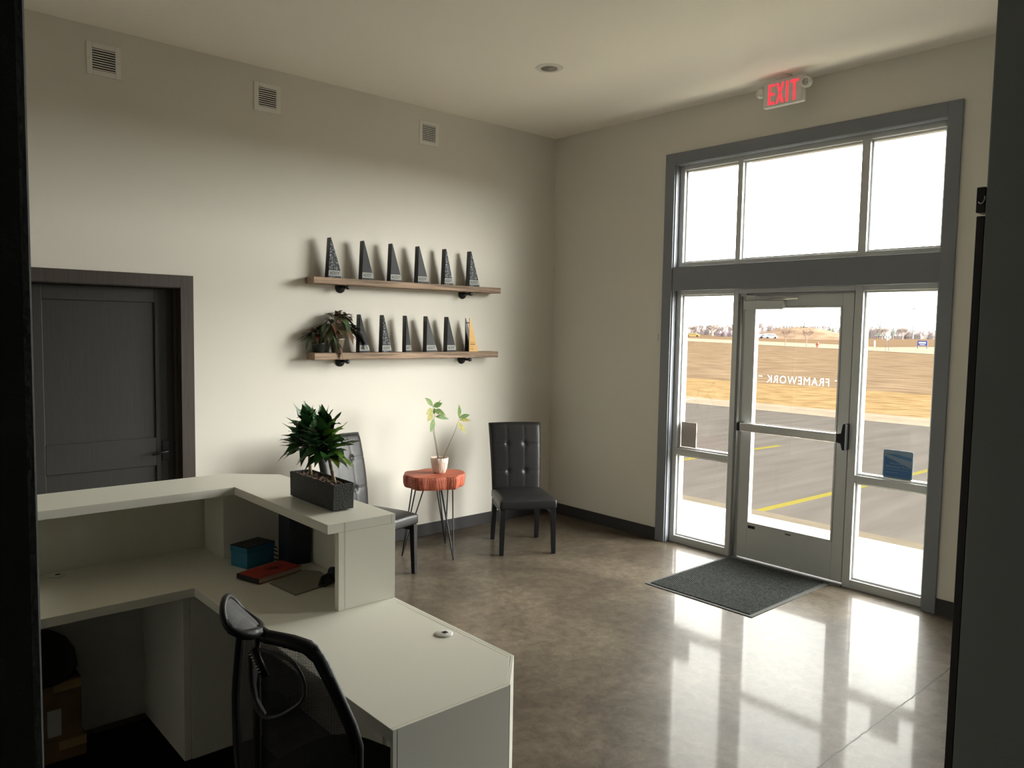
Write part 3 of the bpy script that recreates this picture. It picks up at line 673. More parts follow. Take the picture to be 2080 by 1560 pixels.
# ================================================================== RED STUMP TABLE AND ITS PLANT
t = thing('side_table', 'red wood slab side table on black hairpin legs', 'table', (-1.745, -0.482, 0))
rnd = random.Random(12); n = 44; ztop = 0.642; zb_ = 0.545
out = []
for k in range(n):
    a = 2 * PI * k / n
    r = 0.232 + 0.020 * math.cos(2 * a + 0.6) + 0.013 * math.cos(5 * a + 1.0) + 0.008 * math.cos(9 * a) + rnd.uniform(-0.004, 0.004)
    out.append((r * math.cos(a), r * math.sin(a)))
bm = B(); levels = []
for zi in range(7):
    s = zi / 6; z = zb_ + (ztop - zb_) * s; bul = 1 - 0.035 * (2 * s - 1) ** 4 - 0.04 * (1 - s)
    levels.append([bm.verts.new((x * bul * (1 + rnd.uniform(-.006, .006) + 0.018 * math.sin(k * 1.7)), y * bul * (1 + 0.018 * math.sin(k * 1.7)), z + rnd.uniform(-.002, .002) * (0 < zi < 6))) for k, (x, y) in enumerate(out)])
for A1, B1 in zip(levels, levels[1:]):
    for k in range(n): bm.faces.new((A1[k], A1[(k + 1) % n], B1[(k + 1) % n], B1[k]))
nb = len(bm.faces)
top = [bm.verts.new((v.co.x * 0.965, v.co.y * 0.965, ztop + 0.004)) for v in levels[-1]]
for k in range(n): bm.faces.new((levels[-1][k], levels[-1][(k + 1) % n], top[(k + 1) % n], top[k]))
bm.faces.new(top); bm.faces.new(levels[0][::-1])
slab = obj('table_top', bm, [REDBARK, REDWOOD], t)
for i, p in enumerate(slab.data.polygons): p.material_index = 0 if i < nb else 1
for fx, fy in ((0.002, -0.253), (0.232, 0.163), (-0.242, 0.09)):
    d_ = Vector((fx, fy, 0)).normalized(); sd = Vector((-d_.y, d_.x, 0))
    bm = B(); foot = Vector((fx, fy, 0.006))
    for o_ in ((d_ * -0.015 + sd * 0.055), (d_ * -0.015 - sd * 0.055), (d_ * -0.10)):
        topp = Vector((fx, fy, 0)) * 0.70 + o_; topp.z = zb_ + 0.002
        b_tube(bm, [topp, foot + (topp - foot) * 0.06, foot], 0.0055, 8)
    b_lathe(bm, [(0.003, -0.0055), (0.006, -0.003), (0.006, 0.003), (0.003, 0.006)], 12, foot)
    lg = obj('hairpin_leg', bm, BLACKM, t, smooth=True)

t = thing('potted_plant', 'spotted yellow-green plant in a small pale pot on the red table', 'potted plant', (-1.713, -0.5, ztop + 0.005))
POT = mat('pale_textured_pot', (0.62, 0.50, 0.42), 0.6, bump=0.9, bscale=45, stretch=(1, 1, 0.35))
bm = B(); b_lathe(bm, [(0.040, 0.0), (0.048, 0.003), (0.060, 0.04), (0.068, 0.085), (0.071, 0.124), (0.067, 0.124), (0.064, 0.106)], 40, caps=True); obj('flower_pot', bm, POT, t, smooth=True)
bm = B(); b_lathe(bm, [(0.065, 0.108), (0.001, 0.113)], 24); obj('soil', bm, SOIL, t)
STEM = mat('thin_woody_stem', (0.16, 0.11, 0.06), 0.7)
AUC = speckle('spotted_green_leaf', (0.06, 0.14, 0.02), (0.26, 0.27, 0.045), 60, 0.50, 0.64, 0.6)
AUCY = speckle('yellowing_leaf', (0.17, 0.18, 0.02), (0.36, 0.27, 0.035), 50, 0.45, 0.6, 0.6)
px = 0.0042   # metres in this plane seen per photo pixel of the close-up measurement
S1 = [(-0.012, 0, 0.11), (-0.03, 0, 0.22), (-0.055, 0, 0.33), (-0.058, 0.0, 0.43), (-0.045, 0, 0.50)]
S2 = [(-0.010, 0.01, 0.11), (-0.035, 0.012, 0.24), (-0.062, 0.015, 0.36), (-0.072, 0.01, 0.46), (-0.068, 0.0, 0.535)]
S3 = [(0.030, -0.005, 0.11), (0.085, -0.01, 0.22), (0.145, -0.01, 0.325), (0.185, -0.01, 0.425)]
bm = B()
for s_, r_ in ((S1, 0.0028), (S2, 0.0024), (S3, 0.0022)): b_tube(bm, s_, [r_ * (1 - 0.12 * k) for k in range(len(s_))], 6)
obj('stems', bm, STEM, t, smooth=True)
bm, by = B(), B()
for b0, d_, L_, W_, dr, y_ in (
    ((-0.068, 0, 0.535), (-0.85, -0.1, 0.75), 0.115, 0.045, 0.05, 0), ((-0.068, 0, 0.53), (0.75, -0.2, 0.35), 0.085, 0.045, 0.1, 0), ((-0.06, 0, 0.52), (0.25, 0.3, -0.7), 0.06, 0.03, 0, 0),
    ((-0.06, 0, 0.50), (0.85, -0.3, -0.15), 0.10, 0.05, 0.25, 0), ((-0.045, 0, 0.45), (1, -0.1, 0.0), 0.125, 0.036, 0.22, 0), ((-0.07, 0, 0.50), (-1, -0.3, 0.05), 0.085, 0.055, 0.3, 1),
    ((-0.07, 0, 0.49), (-0.7, -0.3, -0.55), 0.10, 0.055, 0.1, 1), ((-0.06, 0, 0.435), (-0.45, -0.25, -0.75), 0.11, 0.05, 0.1, 0),
    ((-0.05, 0, 0.53), (0.8, 0.3, 0.5), 0.10, 0.012, 0.0, 0),
    ((0.185, -0.01, 0.425), (-0.12, -0.1, 1), 0.115, 0.040, 0.0, 0), ((0.185, -0.01, 0.425), (0.9, -0.2, 0.35), 0.10, 0.038, 0.12, 0), ((0.185, -0.01, 0.41), (1, -0.2, -0.02), 0.11, 0.028, 0.05, 1),
    ((0.172, -0.01, 0.395), (0.35, -0.3, -0.9), 0.09, 0.040, 0.0, 1), ((0.175, -0.01, 0.395), (0.62, -0.2, -0.8), 0.115, 0.032, 0.1, 1)):
    b_leaf(by if y_ else bm, b0, d_, L_, W_, dr, 0.15, 8, up=(0.1, -1, 0.25))
obj('leaves', bm, AUC, t, smooth=True); obj('yellow_leaves', by, AUCY, t, smooth=True, label='yellowing leaves')

# ================================================================== LEATHER CHAIRS
def make_chair(label):
    t = thing('dining_chair', label, 'chair', group='black leather waiting chairs')
    # seat cushion: rounded, slightly crowned box, wider at the front
    bm = B(); nx, ny = 16, 16
    def seat_pt(u, v, top_):
        hw_ = 0.235 - 0.022 * (v + 1) / 2; x = u * hw_; y = -0.262 + (v + 1) / 2 * 0.505
        e = max(abs(u), abs(v)) ** 10; ex = (abs(u) ** 8 + abs(v) ** 8)
        z = 0.462 - 0.020 * min(1, ex) + 0.010 * (1 - u * u) * (1 - v * v) if top_ else 0.362 + 0.008 * min(1, ex)
        return (x * (1 - 0.012 * min(1, ex) * (1 if top_ else 0.4)), y, z)
    G = {}
    for s_ in (0, 1):
        for i in range(nx + 1):
            for j in range(ny + 1): G[s_, i, j] = bm.verts.new(seat_pt(2 * i / nx - 1, 2 * j / ny - 1, s_))
    for s_ in (0, 1):
        for i in range(nx):
            for j in range(ny):
                q = [G[s_, i, j], G[s_, i + 1, j], G[s_, i + 1, j + 1], G[s_, i, j + 1]]; bm.faces.new(q if s_ else q[::-1])
    per = [(i, 0) for i in range(nx)] + [(nx, j) for j in range(ny)] + [(i, ny) for i in range(nx, 0, -1)] + [(0, j) for j in range(ny, 0, -1)]
    for k in range(len(per)):
        a, b_ = per[k], per[(k + 1) % len(per)]
        bm.faces.new((G[0, a[0], a[1]], G[0, b_[0], b_[1]], G[1, b_[0], b_[1]], G[1, a[0], a[1]]))
    so = obj('seat', bm, LEATHER, t, smooth=True, bevel=0.016, seg=3)
    # backrest: curved, tufted slab
    bm = B(); nu, nv = 44, 60; zb0, zt0 = 0.37, 0.992
    BU = 0.34; rows_ = (0.36, 0.72)
    def back_pt(u, v, front):
        hw_ = 0.205 + 0.022 * v
        x = u * hw_; z = zb0 + (zt0 - zb0) * v + 0.006 * (1 - u * u) * v
        yc = 0.215 + 0.115 * v ** 1.8 + 0.012 * u * u * 0
        ed = min(1, abs(u) ** 14 + max(0, (v - 0.5) * 2) ** 26)
        th_ = 0.032 * math.sqrt(max(0.0, 1 - ed * 0.93))
        if not front: return (x, yc + th_, z)
        pf = 0.006 * math.cos(u * PI / 2) 
        dx = [abs(u - s_ * BU) * hw_ for s_ in (-1, 1)]
        gr = sum(0.0045 * math.exp(-(d_ / 0.005) ** 2) for d_ in dx)
        tu = 0
        for r_ in rows_:
            dz_ = (v - r_) * (zt0 - zb0)
            for s_ in (-1, 1):
                dd = math.hypot((u - s_ * BU) * hw_, dz_); tu += 0.013 * math.exp(-(dd / 0.020) ** 2)
            if abs(u) > BU - 0.02: gr += 0.0045 * math.exp(-(dz_ / 0.0045) ** 2)
        return (x, yc - th_ - pf + gr + tu, z)
    G = {}
    for s_ in (0, 1):
        for i in range(nu + 1):
            for j in range(nv + 1): G[s_, i, j] = bm.verts.new(back_pt(2 * i / nu - 1, j / nv, s_))
    for s_ in (0, 1):
        for i in range(nu):
            for j in range(nv):
                q = [G[s_, i, j], G[s_, i + 1, j], G[s_, i + 1, j + 1], G[s_, i, j + 1]]; bm.faces.new(q if s_ else q[::-1])
    per = [(i, 0) for i in range(nu)] + [(nu, j) for j in range(nv)] + [(i, nv) for i in range(nu, 0, -1)] + [(0, j) for j in range(nv, 0, -1)]
    for k in range(len(per)):
        a, b_ = per[k], per[(k + 1) % len(per)]
        bm.faces.new((G[0, a[0], a[1]], G[0, b_[0], b_[1]], G[1, b_[0], b_[1]], G[1, a[0], a[1]]))
    bo = obj('backrest', bm, LEATHER, t, smooth=True)
    for r_ in rows_:
        for s_ in (-1, 1):
            p = Vector(back_pt(s_ * BU, r_, 1)); bm = B()
            b_lathe(bm, [(0.0095, -0.001), (0.0095, 0.003), (0.006, 0.0065), (0.001, 0.0075)], 14); xf(bm, Matrix.Translation(p) @ Matrix.Rotation(PI / 2, 4, 'X'))
            obj('button', bm, LEATHER, bo, smooth=True)
    for sx_ in (-1, 1):
        bm = B()
        def leg(x0, y0, x1, y1, w0, w1):
            lo_ = [bm.verts.new((x1 + a * w1, y1 + b_ * w1, 0.001)) for a, b_ in ((-1, -1), (1, -1), (1, 1), (-1, 1))]
            hi_ = [bm.verts.new((x0 + a * w0, y0 + b_ * w0, 0.366)) for a, b_ in ((-1, -1), (1, -1), (1, 1), (-1, 1))]
            bm.faces.new(lo_[::-1]); bm.faces.new(hi_)
            for i in range(4): bm.faces.new((lo_[i], lo_[(i + 1) % 4], hi_[(i + 1) % 4], hi_[i]))
        leg(sx_ * 0.205, -0.232, sx_ * 0.213, -0.238, 0.021, 0.0155); obj('leg', bm, BLKWOOD, t, bevel=0.002)
        bm = B(); leg(sx_ * 0.186, 0.205, sx_ * 0.193, 0.252, 0.021, 0.016); obj('leg', bm, BLKWOOD, t, bevel=0.002)
    for sx_ in (-1, 1):
        bm = B(); b_box(bm, min(sx_ * 0.205, sx_ * 0.188), max(sx_ * 0.205, sx_ * 0.188), -0.21, 0.2, 0.325, 0.364); obj('seat_rail', bm, BLKWOOD, t)
    return t
def dup(o, loc, rz, label):
    r = o.copy(); C.objects.link(r); r.location = loc; r.rotation_euler = (0, 0, rz); r['label'] = label
    for ch in list(o.children):
        c = ch.copy(); C.objects.link(c); c.parent = r
        for g_ in list(ch.children):
            d_ = g_.copy(); C.objects.link(d_); d_.parent = c
    return r
ch = make_chair('black tufted leather chair in the room corner, right of the red table')
ch.location = (-1.07, -0.772, 0); ch.rotation_euler = (0, 0, math.radians(-29.5))
dup(ch, (-2.434, -0.645, 0), math.radians(17), 'black tufted leather chair half hidden behind the reception desk')

# ================================================================== RECEPTION DESK
t = thing('reception_desk', 'white L-shaped reception desk with raised transaction counter', 'desk', (0, 0, 0))
ZC, ZW = 1.07, 0.735; XO, YO = -3.697, -1.71; XL = -6.6
bm = B()   # raised counter top with clipped outer corner
b_prism(bm, [(XL, YO), (-3.90, YO), (XO, -1.885), (XO, -2.90), (-3.99, -2.90), (-3.99, -2.045), (XL, -2.045)], ZC - 0.036, ZC); obj('counter_top', bm, DESKW, t, bevel=0.0012)
bm = B()   # worktop
b_prism(bm, [(XL, -1.745), (-3.735, -1.745), (-3.735, -2.87), (-3.71, -2.905), (-3.71, -3.60), (-3.85, -3.745), (-4.262, -3.745), (-4.262, -2.305), (XL, -2.305)], ZW - 0.036, ZW); obj('worktop', bm, DESKW, t, bevel=0.0012)
bm = B(); b_box(bm, XL, -3.92, -1.742, -1.712, 0.005, ZC - 0.0365); obj('front_panel', bm, DESKW, t)
bm = B(); b_box(bm, -3.729, -3.70, -2.868, -1.90, 0.001, ZC - 0.0365); obj('side_panel', bm, DESKW, t)
bm = B(); b_prism(bm, [(-3.92, -1.712), (-3.70, -1.90), (-3.722, -1.918), (-3.94, -1.738)], 0.001, ZC - 0.0365); obj('corner_panel', bm, DESKW, t)
bm = B(); b_box(bm, -4.02, -3.731, -1.99, -1.76, ZW + 0.0005, ZC - 0.0365); obj('corner_column', bm, DESKW, t)
bm = B(); b_box(bm, -3.945, XO, -2.9, -2.872, ZW + 0.0005, ZC - 0.0365); obj('counter_end_panel', bm, DESKW, t, bevel=0.001)
bm = B(); b_box(bm, -3.709, -3.697, -3.605, -2.869, 0.001, ZW - 0.0005); obj('outer_panel', bm, DESKW, t, bevel=0.001)
bm = B(); b_prism(bm, [(-3.697, -3.605), (-3.847, -3.757), (-3.856, -3.748), (-3.709, -3.602)], 0.001, ZW); obj('clipped_corner_panel', bm, DESKW, t, bevel=0.001)
bm = B(); b_box(bm, -4.262, -3.85, -3.757, -3.7455, 0.001, ZW); obj('end_panel', bm, DESKW, t, bevel=0.001)
for q in ((-4.2475, -4.2465, -3.7575, -3.757, 0.01, ZW - 0.002), (-3.919, -3.9183, -2.9005, -2.9, ZW + 0.002, ZC - 0.002), (-3.7213, -3.7205, -3.605, -2.95, ZW, ZW + 0.0003), (-3.7145, -3.7138, -2.9005, -2.9, ZC - 0.034, ZC - 0.002)):
    bm = B(); b_box(bm, *q); obj('edge_seam', bm, SEAM, t)
bm = B(); b_prism(bm, [(-3.721, -3.6205), (-3.8625, -3.7445), (-3.8618, -3.7452), (-3.7203, -3.6212)], ZW, ZW + 0.0004); obj('chamfer_seam', bm, WHITEP, t)
# pedestal in the corner below the worktop
bm = B(); b_box(bm, -4.298, -3.99, -2.262, -1.745, 0.008, ZW - 0.0365); obj('pedestal_box', bm, DESKW, t)
bm = B(); b_box(bm, -4.268, -3.97, -2.278, -2.262, 0.008, ZW - 0.0365); obj('pedestal_front', bm, DESKW, t, bevel=0.001)
bm = B(); b_box(bm, -4.298, -4.270, -2.274, -2.262, 0.008, ZW - 0.0365); obj('pedestal_side_edge', bm, DESKW, t, bevel=0.001)
for gx, gy in ((-3.762, -3.32), (-4.643, -1.80)):
    if gx > -4: gx += 0.0
    bm = B(); b_lathe(bm, [(0.031, 0.0002), (0.032, 0.003), (0.029, 0.005), (0.002, 0.0055)], 32, (gx - 0.008, gy, ZW)); g_ = obj('cable_grommet', bm, WHITEP, t, smooth=True)
    bm = B(); b_box(bm, gx - 0.012, gx + 0.006, gy - 0.009, gy + 0.009, ZW + 0.0056, ZW + 0.0062); obj('cable_slot', bm, BLACKP, g_)

# things on the worktop
def rbox(bm, cx, cy, hx, hy, z0, z1, rz): b_box(bm, -hx, hx, -hy, hy, z0, z1, Matrix.Translation((cx, cy, 0)) @ Matrix.Rotation(rz, 4, 'Z'))
t = thing('storage_box', 'small blue lidded box with a black patterned top on the desk', 'box', (-3.947, -2.137, ZW + 0.0005), 0.28)
bm = B(); b_box(bm, -0.074, 0.074, -0.054, 0.054, 0.0, 0.066); obj('box_body', bm, mat('blue_card', (0.025, 0.17, 0.28), 0.6), t, bevel=0.002)
bm = B(); b_box(bm, -0.077, 0.077, -0.057, 0.057, 0.066, 0.092); obj('lid', bm, mat('blue_lid_card', (0.015, 0.15, 0.25), 0.5), t, bevel=0.002)
bm = B(); b_box(bm, -0.076, 0.076, -0.056, 0.056, 0.092, 0.094); tp = obj('lid_picture', bm, BLACKP, t)
bm = B(); rnd = random.Random(4)
for i in range(4):
    for j in range(3):
        x_, y_ = -0.052 + i * 0.034, -0.034 + j * 0.034
        b_box(bm, x_ - 0.010, x_ + 0.010, y_ - 0.009, y_ - 0.006, 0.0941, 0.0945); b_box(bm, x_ - 0.010, x_ - 0.007, y_ - 0.006, y_ + 0.008, 0.0941, 0.0945); b_box(bm, x_ + 0.002, x_ + 0.010, y_ + 0.002, y_ + 0.005, 0.0941, 0.0945)
obj('lid_drawing', bm, mat('grey_ink', (0.16, 0.17, 0.15), 0.7), tp)
t = thing('speaker_box', 'tall dark navy box with slots near its top, under the counter', 'box', (-3.792, -2.228, ZW + 0.0005), -0.06)
bm = B(); b_box(bm, -0.052, 0.052, -0.058, 0.058, 0, 0.272); obj('housing', bm, mat('dark_navy_casing', (0.012, 0.017, 0.032), 0.5), t, bevel=0.004)
bm = B()
for k in range(8): b_box(bm, -0.046 + k * 0.008, -0.0435 + k * 0.008, -0.0588, -0.0582, 0.238, 0.258)
obj('vent_slots', bm, mat('slot_edge_grey', (0.12, 0.12, 0.13), 0.5), t)
bm = B()
for k in range(4):
    z = ZW + 0.010 + k * 0.018
    b_tube(bm, [(-3.852, -2.19 + k * 0.004, z), (-3.866, -2.15 + k * 0.006, z + 0.010 * math.sin(k)), (-3.862, -2.08, z + 0.006), (-3.85, -2.02, z)], 0.0028, 6)
tag(obj('cable_bundle', bm, BLACKP, smooth=True), 'black cables looping between the blue box and the navy box', 'cable')
t = thing('book', 'red paperback book with line drawings on the cover', 'book', (-3.958, -2.338, ZW + 0.0045), -0.02)
ax = math.atan2(-2.343 + 2.408, -3.833 + 4.065); t.rotation_euler = (0, 0, ax)
bm = B(); b_box(bm, -0.112, 0.112, -0.066, 0.066, 0.0015, 0.0185); obj('pages', bm, mat('cream_pages', (0.45, 0.42, 0.34), 0.8), t)
RC = mat('red_cover', (0.42, 0.05, 0.03), 0.5)
bm = B(); b_box(bm, -0.115, 0.114, -0.068, 0.068, 0.0188, 0.0205); b_box(bm, -0.115, 0.114, -0.068, 0.068, 0.0, 0.0015); obj('cover', bm, RC, t)
bm = B(); b_box(bm, -0.1165, -0.113, -0.068, 0.068, 0.0, 0.0205); obj('spine', bm, BLACKP, t)
bm = B(); rnd = random.Random(2)
b_box(bm, -0.09, 0.0, -0.052, -0.047, 0.0206, 0.0209)
for k in range(9):
    a = k * 0.7; b_tube(bm, [(0.02, 0.0, 0.021), (0.02 + 0.045 * math.cos(a), 0.035 * math.sin(a), 0.021)], 0.0018, 4)
b_lathe(bm, [(0.016, 0.0206), (0.014, 0.0212)], 14, (0.02, 0, 0)); b_box(bm, 0.07, 0.073, -0.05, 0.05, 0.0206, 0.0209)
obj('cover_drawing', bm, mat('dark_red_ink', (0.06, 0.012, 0.012), 0.6), t)
t = thing('folder', 'thin grey folder lying beside the red book', 'folder', (-3.875, -2.50, ZW + 0.0005), 0.0)
bm = B(); b_prism(bm, [(-0.135, 0.055), (-0.118, -0.145), (0.085, -0.10), (0.10, 0.06), (0.055, 0.13)], 0, 0.0028); obj('lower_cover', bm, mat('grey_card_folder', (0.20, 0.19, 0.16), 0.7), t)
bm = B(); b_prism(bm, [(-0.128, 0.05), (-0.112, -0.138), (0.085, -0.095), (0.10, 0.065), (0.058, 0.125)], 0.0032, 0.0046); obj('upper_cover', bm, mat('pale_grey_card', (0.27, 0.26, 0.22), 0.7), t)
t = thing('tape_dispenser', 'small black desk tool lying on the grey folder', 'desk tool', (-3.825, -2.60, ZW + 0.0055), 0.5)
bm = B(); b_box(bm, -0.05, 0.06, -0.018, 0.018, 0, 0.014); obj('base', bm, BLACKP, t, bevel=0.005)
bm = B(); b_lathe(bm, [(0.006, -0.012), (0.022, -0.012), (0.022, 0.012), (0.006, 0.012)], 20); xf(bm, Matrix.Translation((0.035, 0, 0.036)) @ Matrix.Rotation(PI / 2, 4, 'X')); obj('reel', bm, mat('dark_blue_reel', (0.02, 0.03, 0.06), 0.3), t, smooth=True)
bm = B(); b_tube(bm, [(-0.055, 0, 0.012), (-0.04, 0, 0.032), (0.0, 0, 0.034), (0.02, 0, 0.03)], [0.009, 0.011, 0.009, 0.006], 10); obj('grip', bm, BLACKP, t, smooth=True)
tag(boxo('paper_cube', -3.80, -3.765, -2.735, -2.70, ZW + 0.0005, ZW + 0.03, mat('blue_paper', (0.05, 0.16, 0.25), 0.6)), 'little blue block half hidden behind the counter\'s end panel', 'paper block')

# cardboard boxes and black bag below the left end of the worktop
CARD = mat('brown_cardboard', (0.16, 0.095, 0.045), 0.85, var=0.15, scale=12); TAPE = mat('glossy_tape', (0.34, 0.23, 0.10), 0.4)
def carton(x1, y0, z0, z1, label, w_=0.42, d_=0.30):
    t = thing('cardboard_box', label, 'box', (x1 - w_ / 2, y0 + d_ / 2, z0))
    boxo('carton', -w_ / 2, w_ / 2, -d_ / 2, d_ / 2, 0, z1 - z0, CARD, t, 0.004)
    bm = B(); b_box(bm, w_ / 2 - 0.10, w_ / 2 + 0.001, -d_ / 2 - 0.001, -d_ / 2 - 0.0002, z1 - z0 - 0.045, z1 - z0 - 0.008); obj('packing_tape', bm, TAPE, t)
    return t
carton(-4.585, -1.95 - 0.0, 0.0065, 0.098, 'bottom cardboard carton under the worktop, below the other carton', d_=0.2)
c2 = carton(-4.60, -1.95, 0.0985, 0.345, 'brown cardboard carton under the worktop, on top of another', d_=0.2)
bm = B(); b_box(bm, 0.085, 0.135, -0.1025, -0.1005, 0.02, 0.13); obj('shipping_label', bm, mat('white_paper_label', (0.45, 0.45, 0.42), 0.7), c2)
t = thing('backpack', 'black domed bag on top of the cardboard cartons', 'bag', (-4.745, -1.86, 0.3455))
bm = B(); b_lathe(bm, [(0.135, 0.0), (0.15, 0.03), (0.142, 0.09), (0.115, 0.14), (0.07, 0.175), (0.02, 0.188)], 28); obj('bag_body', bm, mat('black_nylon', (0.006, 0.006, 0.007), 0.6), t, smooth=True)
bm = B(); b_tube(bm, [(-0.02, -0.03, 0.182), (-0.02, -0.02, 0.205), (0.02, 0.02, 0.205), (0.02, 0.03, 0.182)], 0.006, 8); obj('carry_handle', bm, BLACKP, t, smooth=True)

# ================================================================== OFFICE CHAIR
t = thing('office_chair', 'black mesh-back office chair with headrest at the reception desk', 'office chair', (-4.556, -3.596, 0))
AN = math.radians(-46); AF = math.radians(76)
def wp(s, z, off=0.0):      # point on the wrapped back: s>0 near wing, s<0 far wing; off pushes rearwards
    k = 0.05; a_n = Vector((math.cos(AN), math.sin(AN), 0)); a_f = Vector((math.cos(AF), math.sin(AF), 0))
    nn = math.sqrt(s * s + k * k) - k
    base = a_n * (s * 0.5 + nn * 0.5) + a_f * (-s * 0.5 + nn * 0.5)
    return base + Vector((-math.cos(math.radians(15)), -math.sin(math.radians(15)), 0)) * off + Vector((0, 0, z))
prof = [(0.0, 1.022), (0.05, 1.018), (0.10, 1.014), (0.135, 1.010), (0.158, 0.998), (0.183, 0.962), (0.210, 0.905), (0.233, 0.857), (0.256, 0.808), (0.272, 0.755), (0.272, 0.68), (0.255, 0.60), (0.22, 0.545), (0.12, 0.52), (0.0, 0.515)]
loop = [wp(s, z) for s, z in prof] + [wp(-s, z) for s, z in prof[-2:0:-1]]
bm = B(); b_tube(bm, loop, 0.0125, 10, closed=True); b_tube(bm, [wp(s_, z_) for s_, z_ in ((-0.03, 1.02), (0.04, 1.02), (0.10, 1.012), (0.14, 1.002), (0.17, 0.975), (0.20, 0.915), (0.225, 0.86), (0.25, 0.80), (0.265, 0.74))], [0.012, 0.017, 0.019, 0.019, 0.018, 0.016, 0.015, 0.014, 0.012], 10); obj('back_frame', bm, BLACKP, t, smooth=True)
bm = B(); uvl = bm.loops.layers.uv.new('uv')
def width_at(z):
    up = [p for p in prof]; 
    for (s0, z0), (s1, z1) in zip(up, up[1:]):
        if (z0 >= z >= z1) and z0 != z1 and s0 >= 0.13: return s0 + (s1 - s0) * (z0 - z) / (z0 - z1)
    return 0.2
gz = [0.53 + (1.012 - 0.53) * j / 24 for j in range(25)]
G = {}
for j, z in enumerate(gz):
    wd = width_at(z) if z < 1.0 else 0.14
    if z < 0.545: wd = 0.2
    for i in range(33):
        s = -wd + 2 * wd * i / 32; v = bm.verts.new(wp(s, z)); G[i, j] = (v, s, z)
for j in range(24):
    for i in range(32):
        q = [G[i, j], G[i + 1, j], G[i + 1, j + 1], G[i, j + 1]]; f = bm.faces.new([x[0] for x in q])
        for lp, x in zip(f.loops, q): lp[uvl].uv = (x[1], x[2])
MESHF = mesh_fabric('black_mesh_fabric', (0.010, 0.010, 0.011), 0.0030, 0.27)
obj('mesh_back', bm, MESHF, t, smooth=True)
# lumbar loop behind the mesh with its pale inner crescent
def smooth_loop(P, k=4):
    n = len(P); o = []
    for i in range(n):
        a, b_, c_, d_ = (Vector(P[(i + q) % n]) for q in (-1, 0, 1, 2))
        for m_ in range(k):
            u = m_ / k; o.append(0.5 * ((2 * b_) + (c_ - a) * u + (2 * a - 5 * b_ + 4 * c_ - d_) * u * u + (3 * b_ - a - 3 * c_ + d_) * u ** 3))
    return o
ring = [(0.006, 0.99), (0.0, 0.95), (0.004, 0.90), (0.018, 0.855), (0.048, 0.826), (0.085, 0.832), (0.115, 0.848), (0.145, 0.872), (0.157, 0.90), (0.150, 0.937), (0.122, 0.976), (0.06, 0.995)]
bm = B(); b_tube(bm, [wp(s, z, 0.03) for s, z in smooth_loop(ring)], 0.0048, 8, closed=True); obj('lumbar_ring', bm, mat('grey_plastic_rim', (0.05, 0.05, 0.052), 0.35), t, smooth=True)
bm = B(); outer = [(0.004, 0.995), (-0.004, 0.95), (0.0, 0.90), (0.015, 0.855), (0.045, 0.829)]; inner = [(0.012, 0.985), (0.022, 0.955), (0.014, 0.90), (0.02, 0.868), (0.047, 0.833)]
for a, b_ in zip(range(4), range(1, 5)):
    fr = [bm.verts.new(wp(*outer[a], 0.026)), bm.verts.new(wp(*inner[a], 0.026)), bm.verts.new(wp(*inner[b_], 0.026)), bm.verts.new(wp(*outer[b_], 0.026))]
    bk_ = [bm.verts.new(v.co + Vector((0.006, 0.0015, 0))) for v in fr]
    bm.faces.new(fr); bm.faces.new(bk_[::-1])
    for i in range(4): bm.faces.new((fr[i], fr[(i + 1) % 4], bk_[(i + 1) % 4], bk_[i]))
bmesh.ops.remove_doubles(bm, verts=bm.verts[:], dist=0.0002)
obj('lumbar_crescent', bm, mat('grey_plastic', (0.20, 0.20, 0.21), 0.4), t, label='grey plastic crescent')
bm = B(); b_tube(bm, [wp(0.020, 1.0, 0.035), wp(0.064, 0.935, 0.04)], 0.0105, 8); obj('lumbar_slider', bm, BLACKP, t, smooth=True)
bm = B()
for k in range(7): b_tube(bm, [wp(0.026 + k * 0.0045, 0.99 - k * 0.0068, 0.051), wp(0.032 + k * 0.0045, 0.9925 - k * 0.0068, 0.051)], 0.0014, 5)
obj('slider_teeth', bm, ALU_B, t)
bm = B(); b_tube(bm, [wp(0, 1.02, 0.005), wp(0, 0.95, 0.008), wp(0, 0.80, 0.008), wp(0, 0.62, 0.01), wp(0, 0.50, 0.01), wp(0, 0.43, -0.05), wp(0, 0.415, -0.2)], [0.008, 0.009, 0.010, 0.012, 0.02, 0.024, 0.024], 10); obj('spine', bm, BLACKP, t, smooth=True)
# headrest: tilted oval mesh pad on a short stem
AND = Vector((math.cos(AN), math.sin(AN), 0)); hc = AND * -0.040 + Vector((0, 0, 1.073)); FWD = Vector((math.cos(math.radians(15)), math.sin(math.radians(15)), 0)); SD = Vector((-FWD.y, FWD.x, 0))
hA = AND * -0.045 + Vector((0, 0, 0.039)); hD = Vector((0.42, 0.87, -0.25)).normalized() * 0.085 + (AND * 0.65 + Vector((0, 0, 0.76))) * 0.019
hN = hA.cross(hD).normalized()
def hp_(r_, a): return hc + hA * (r_ * math.cos(a)) + hD * (r_ * math.sin(a)) + hN * (0.022 * (r_ * math.sin(a)) ** 2)
bm = B(); b_tube(bm, [hp_(1.0, 2 * PI * k / 44) for k in range(44)], 0.0085, 10, closed=True)
b_tube(bm, [hp_(0.95, PI), wp(-0.004, 1.030), wp(0.03, 1.019), wp(0.07, 1.015)], [0.012, 0.016, 0.017, 0.016], 10)
b_tube(bm, [hp_(1.0, a) for a in (-2.9, -2.5, -2.1, -1.6, -1.1)], [0.013, 0.014, 0.012, 0.010, 0.008], 8); hr = obj('headrest_frame', bm, BLACKP, t, smooth=True)
bm = B(); uvl = bm.loops.layers.uv.new('uv'); G = {}; hu = hA.normalized(); hv = hD.normalized()
for i in range(9):
    for k in range(40): G[i, k] = bm.verts.new(hp_(i / 8, 2 * PI * k / 40))
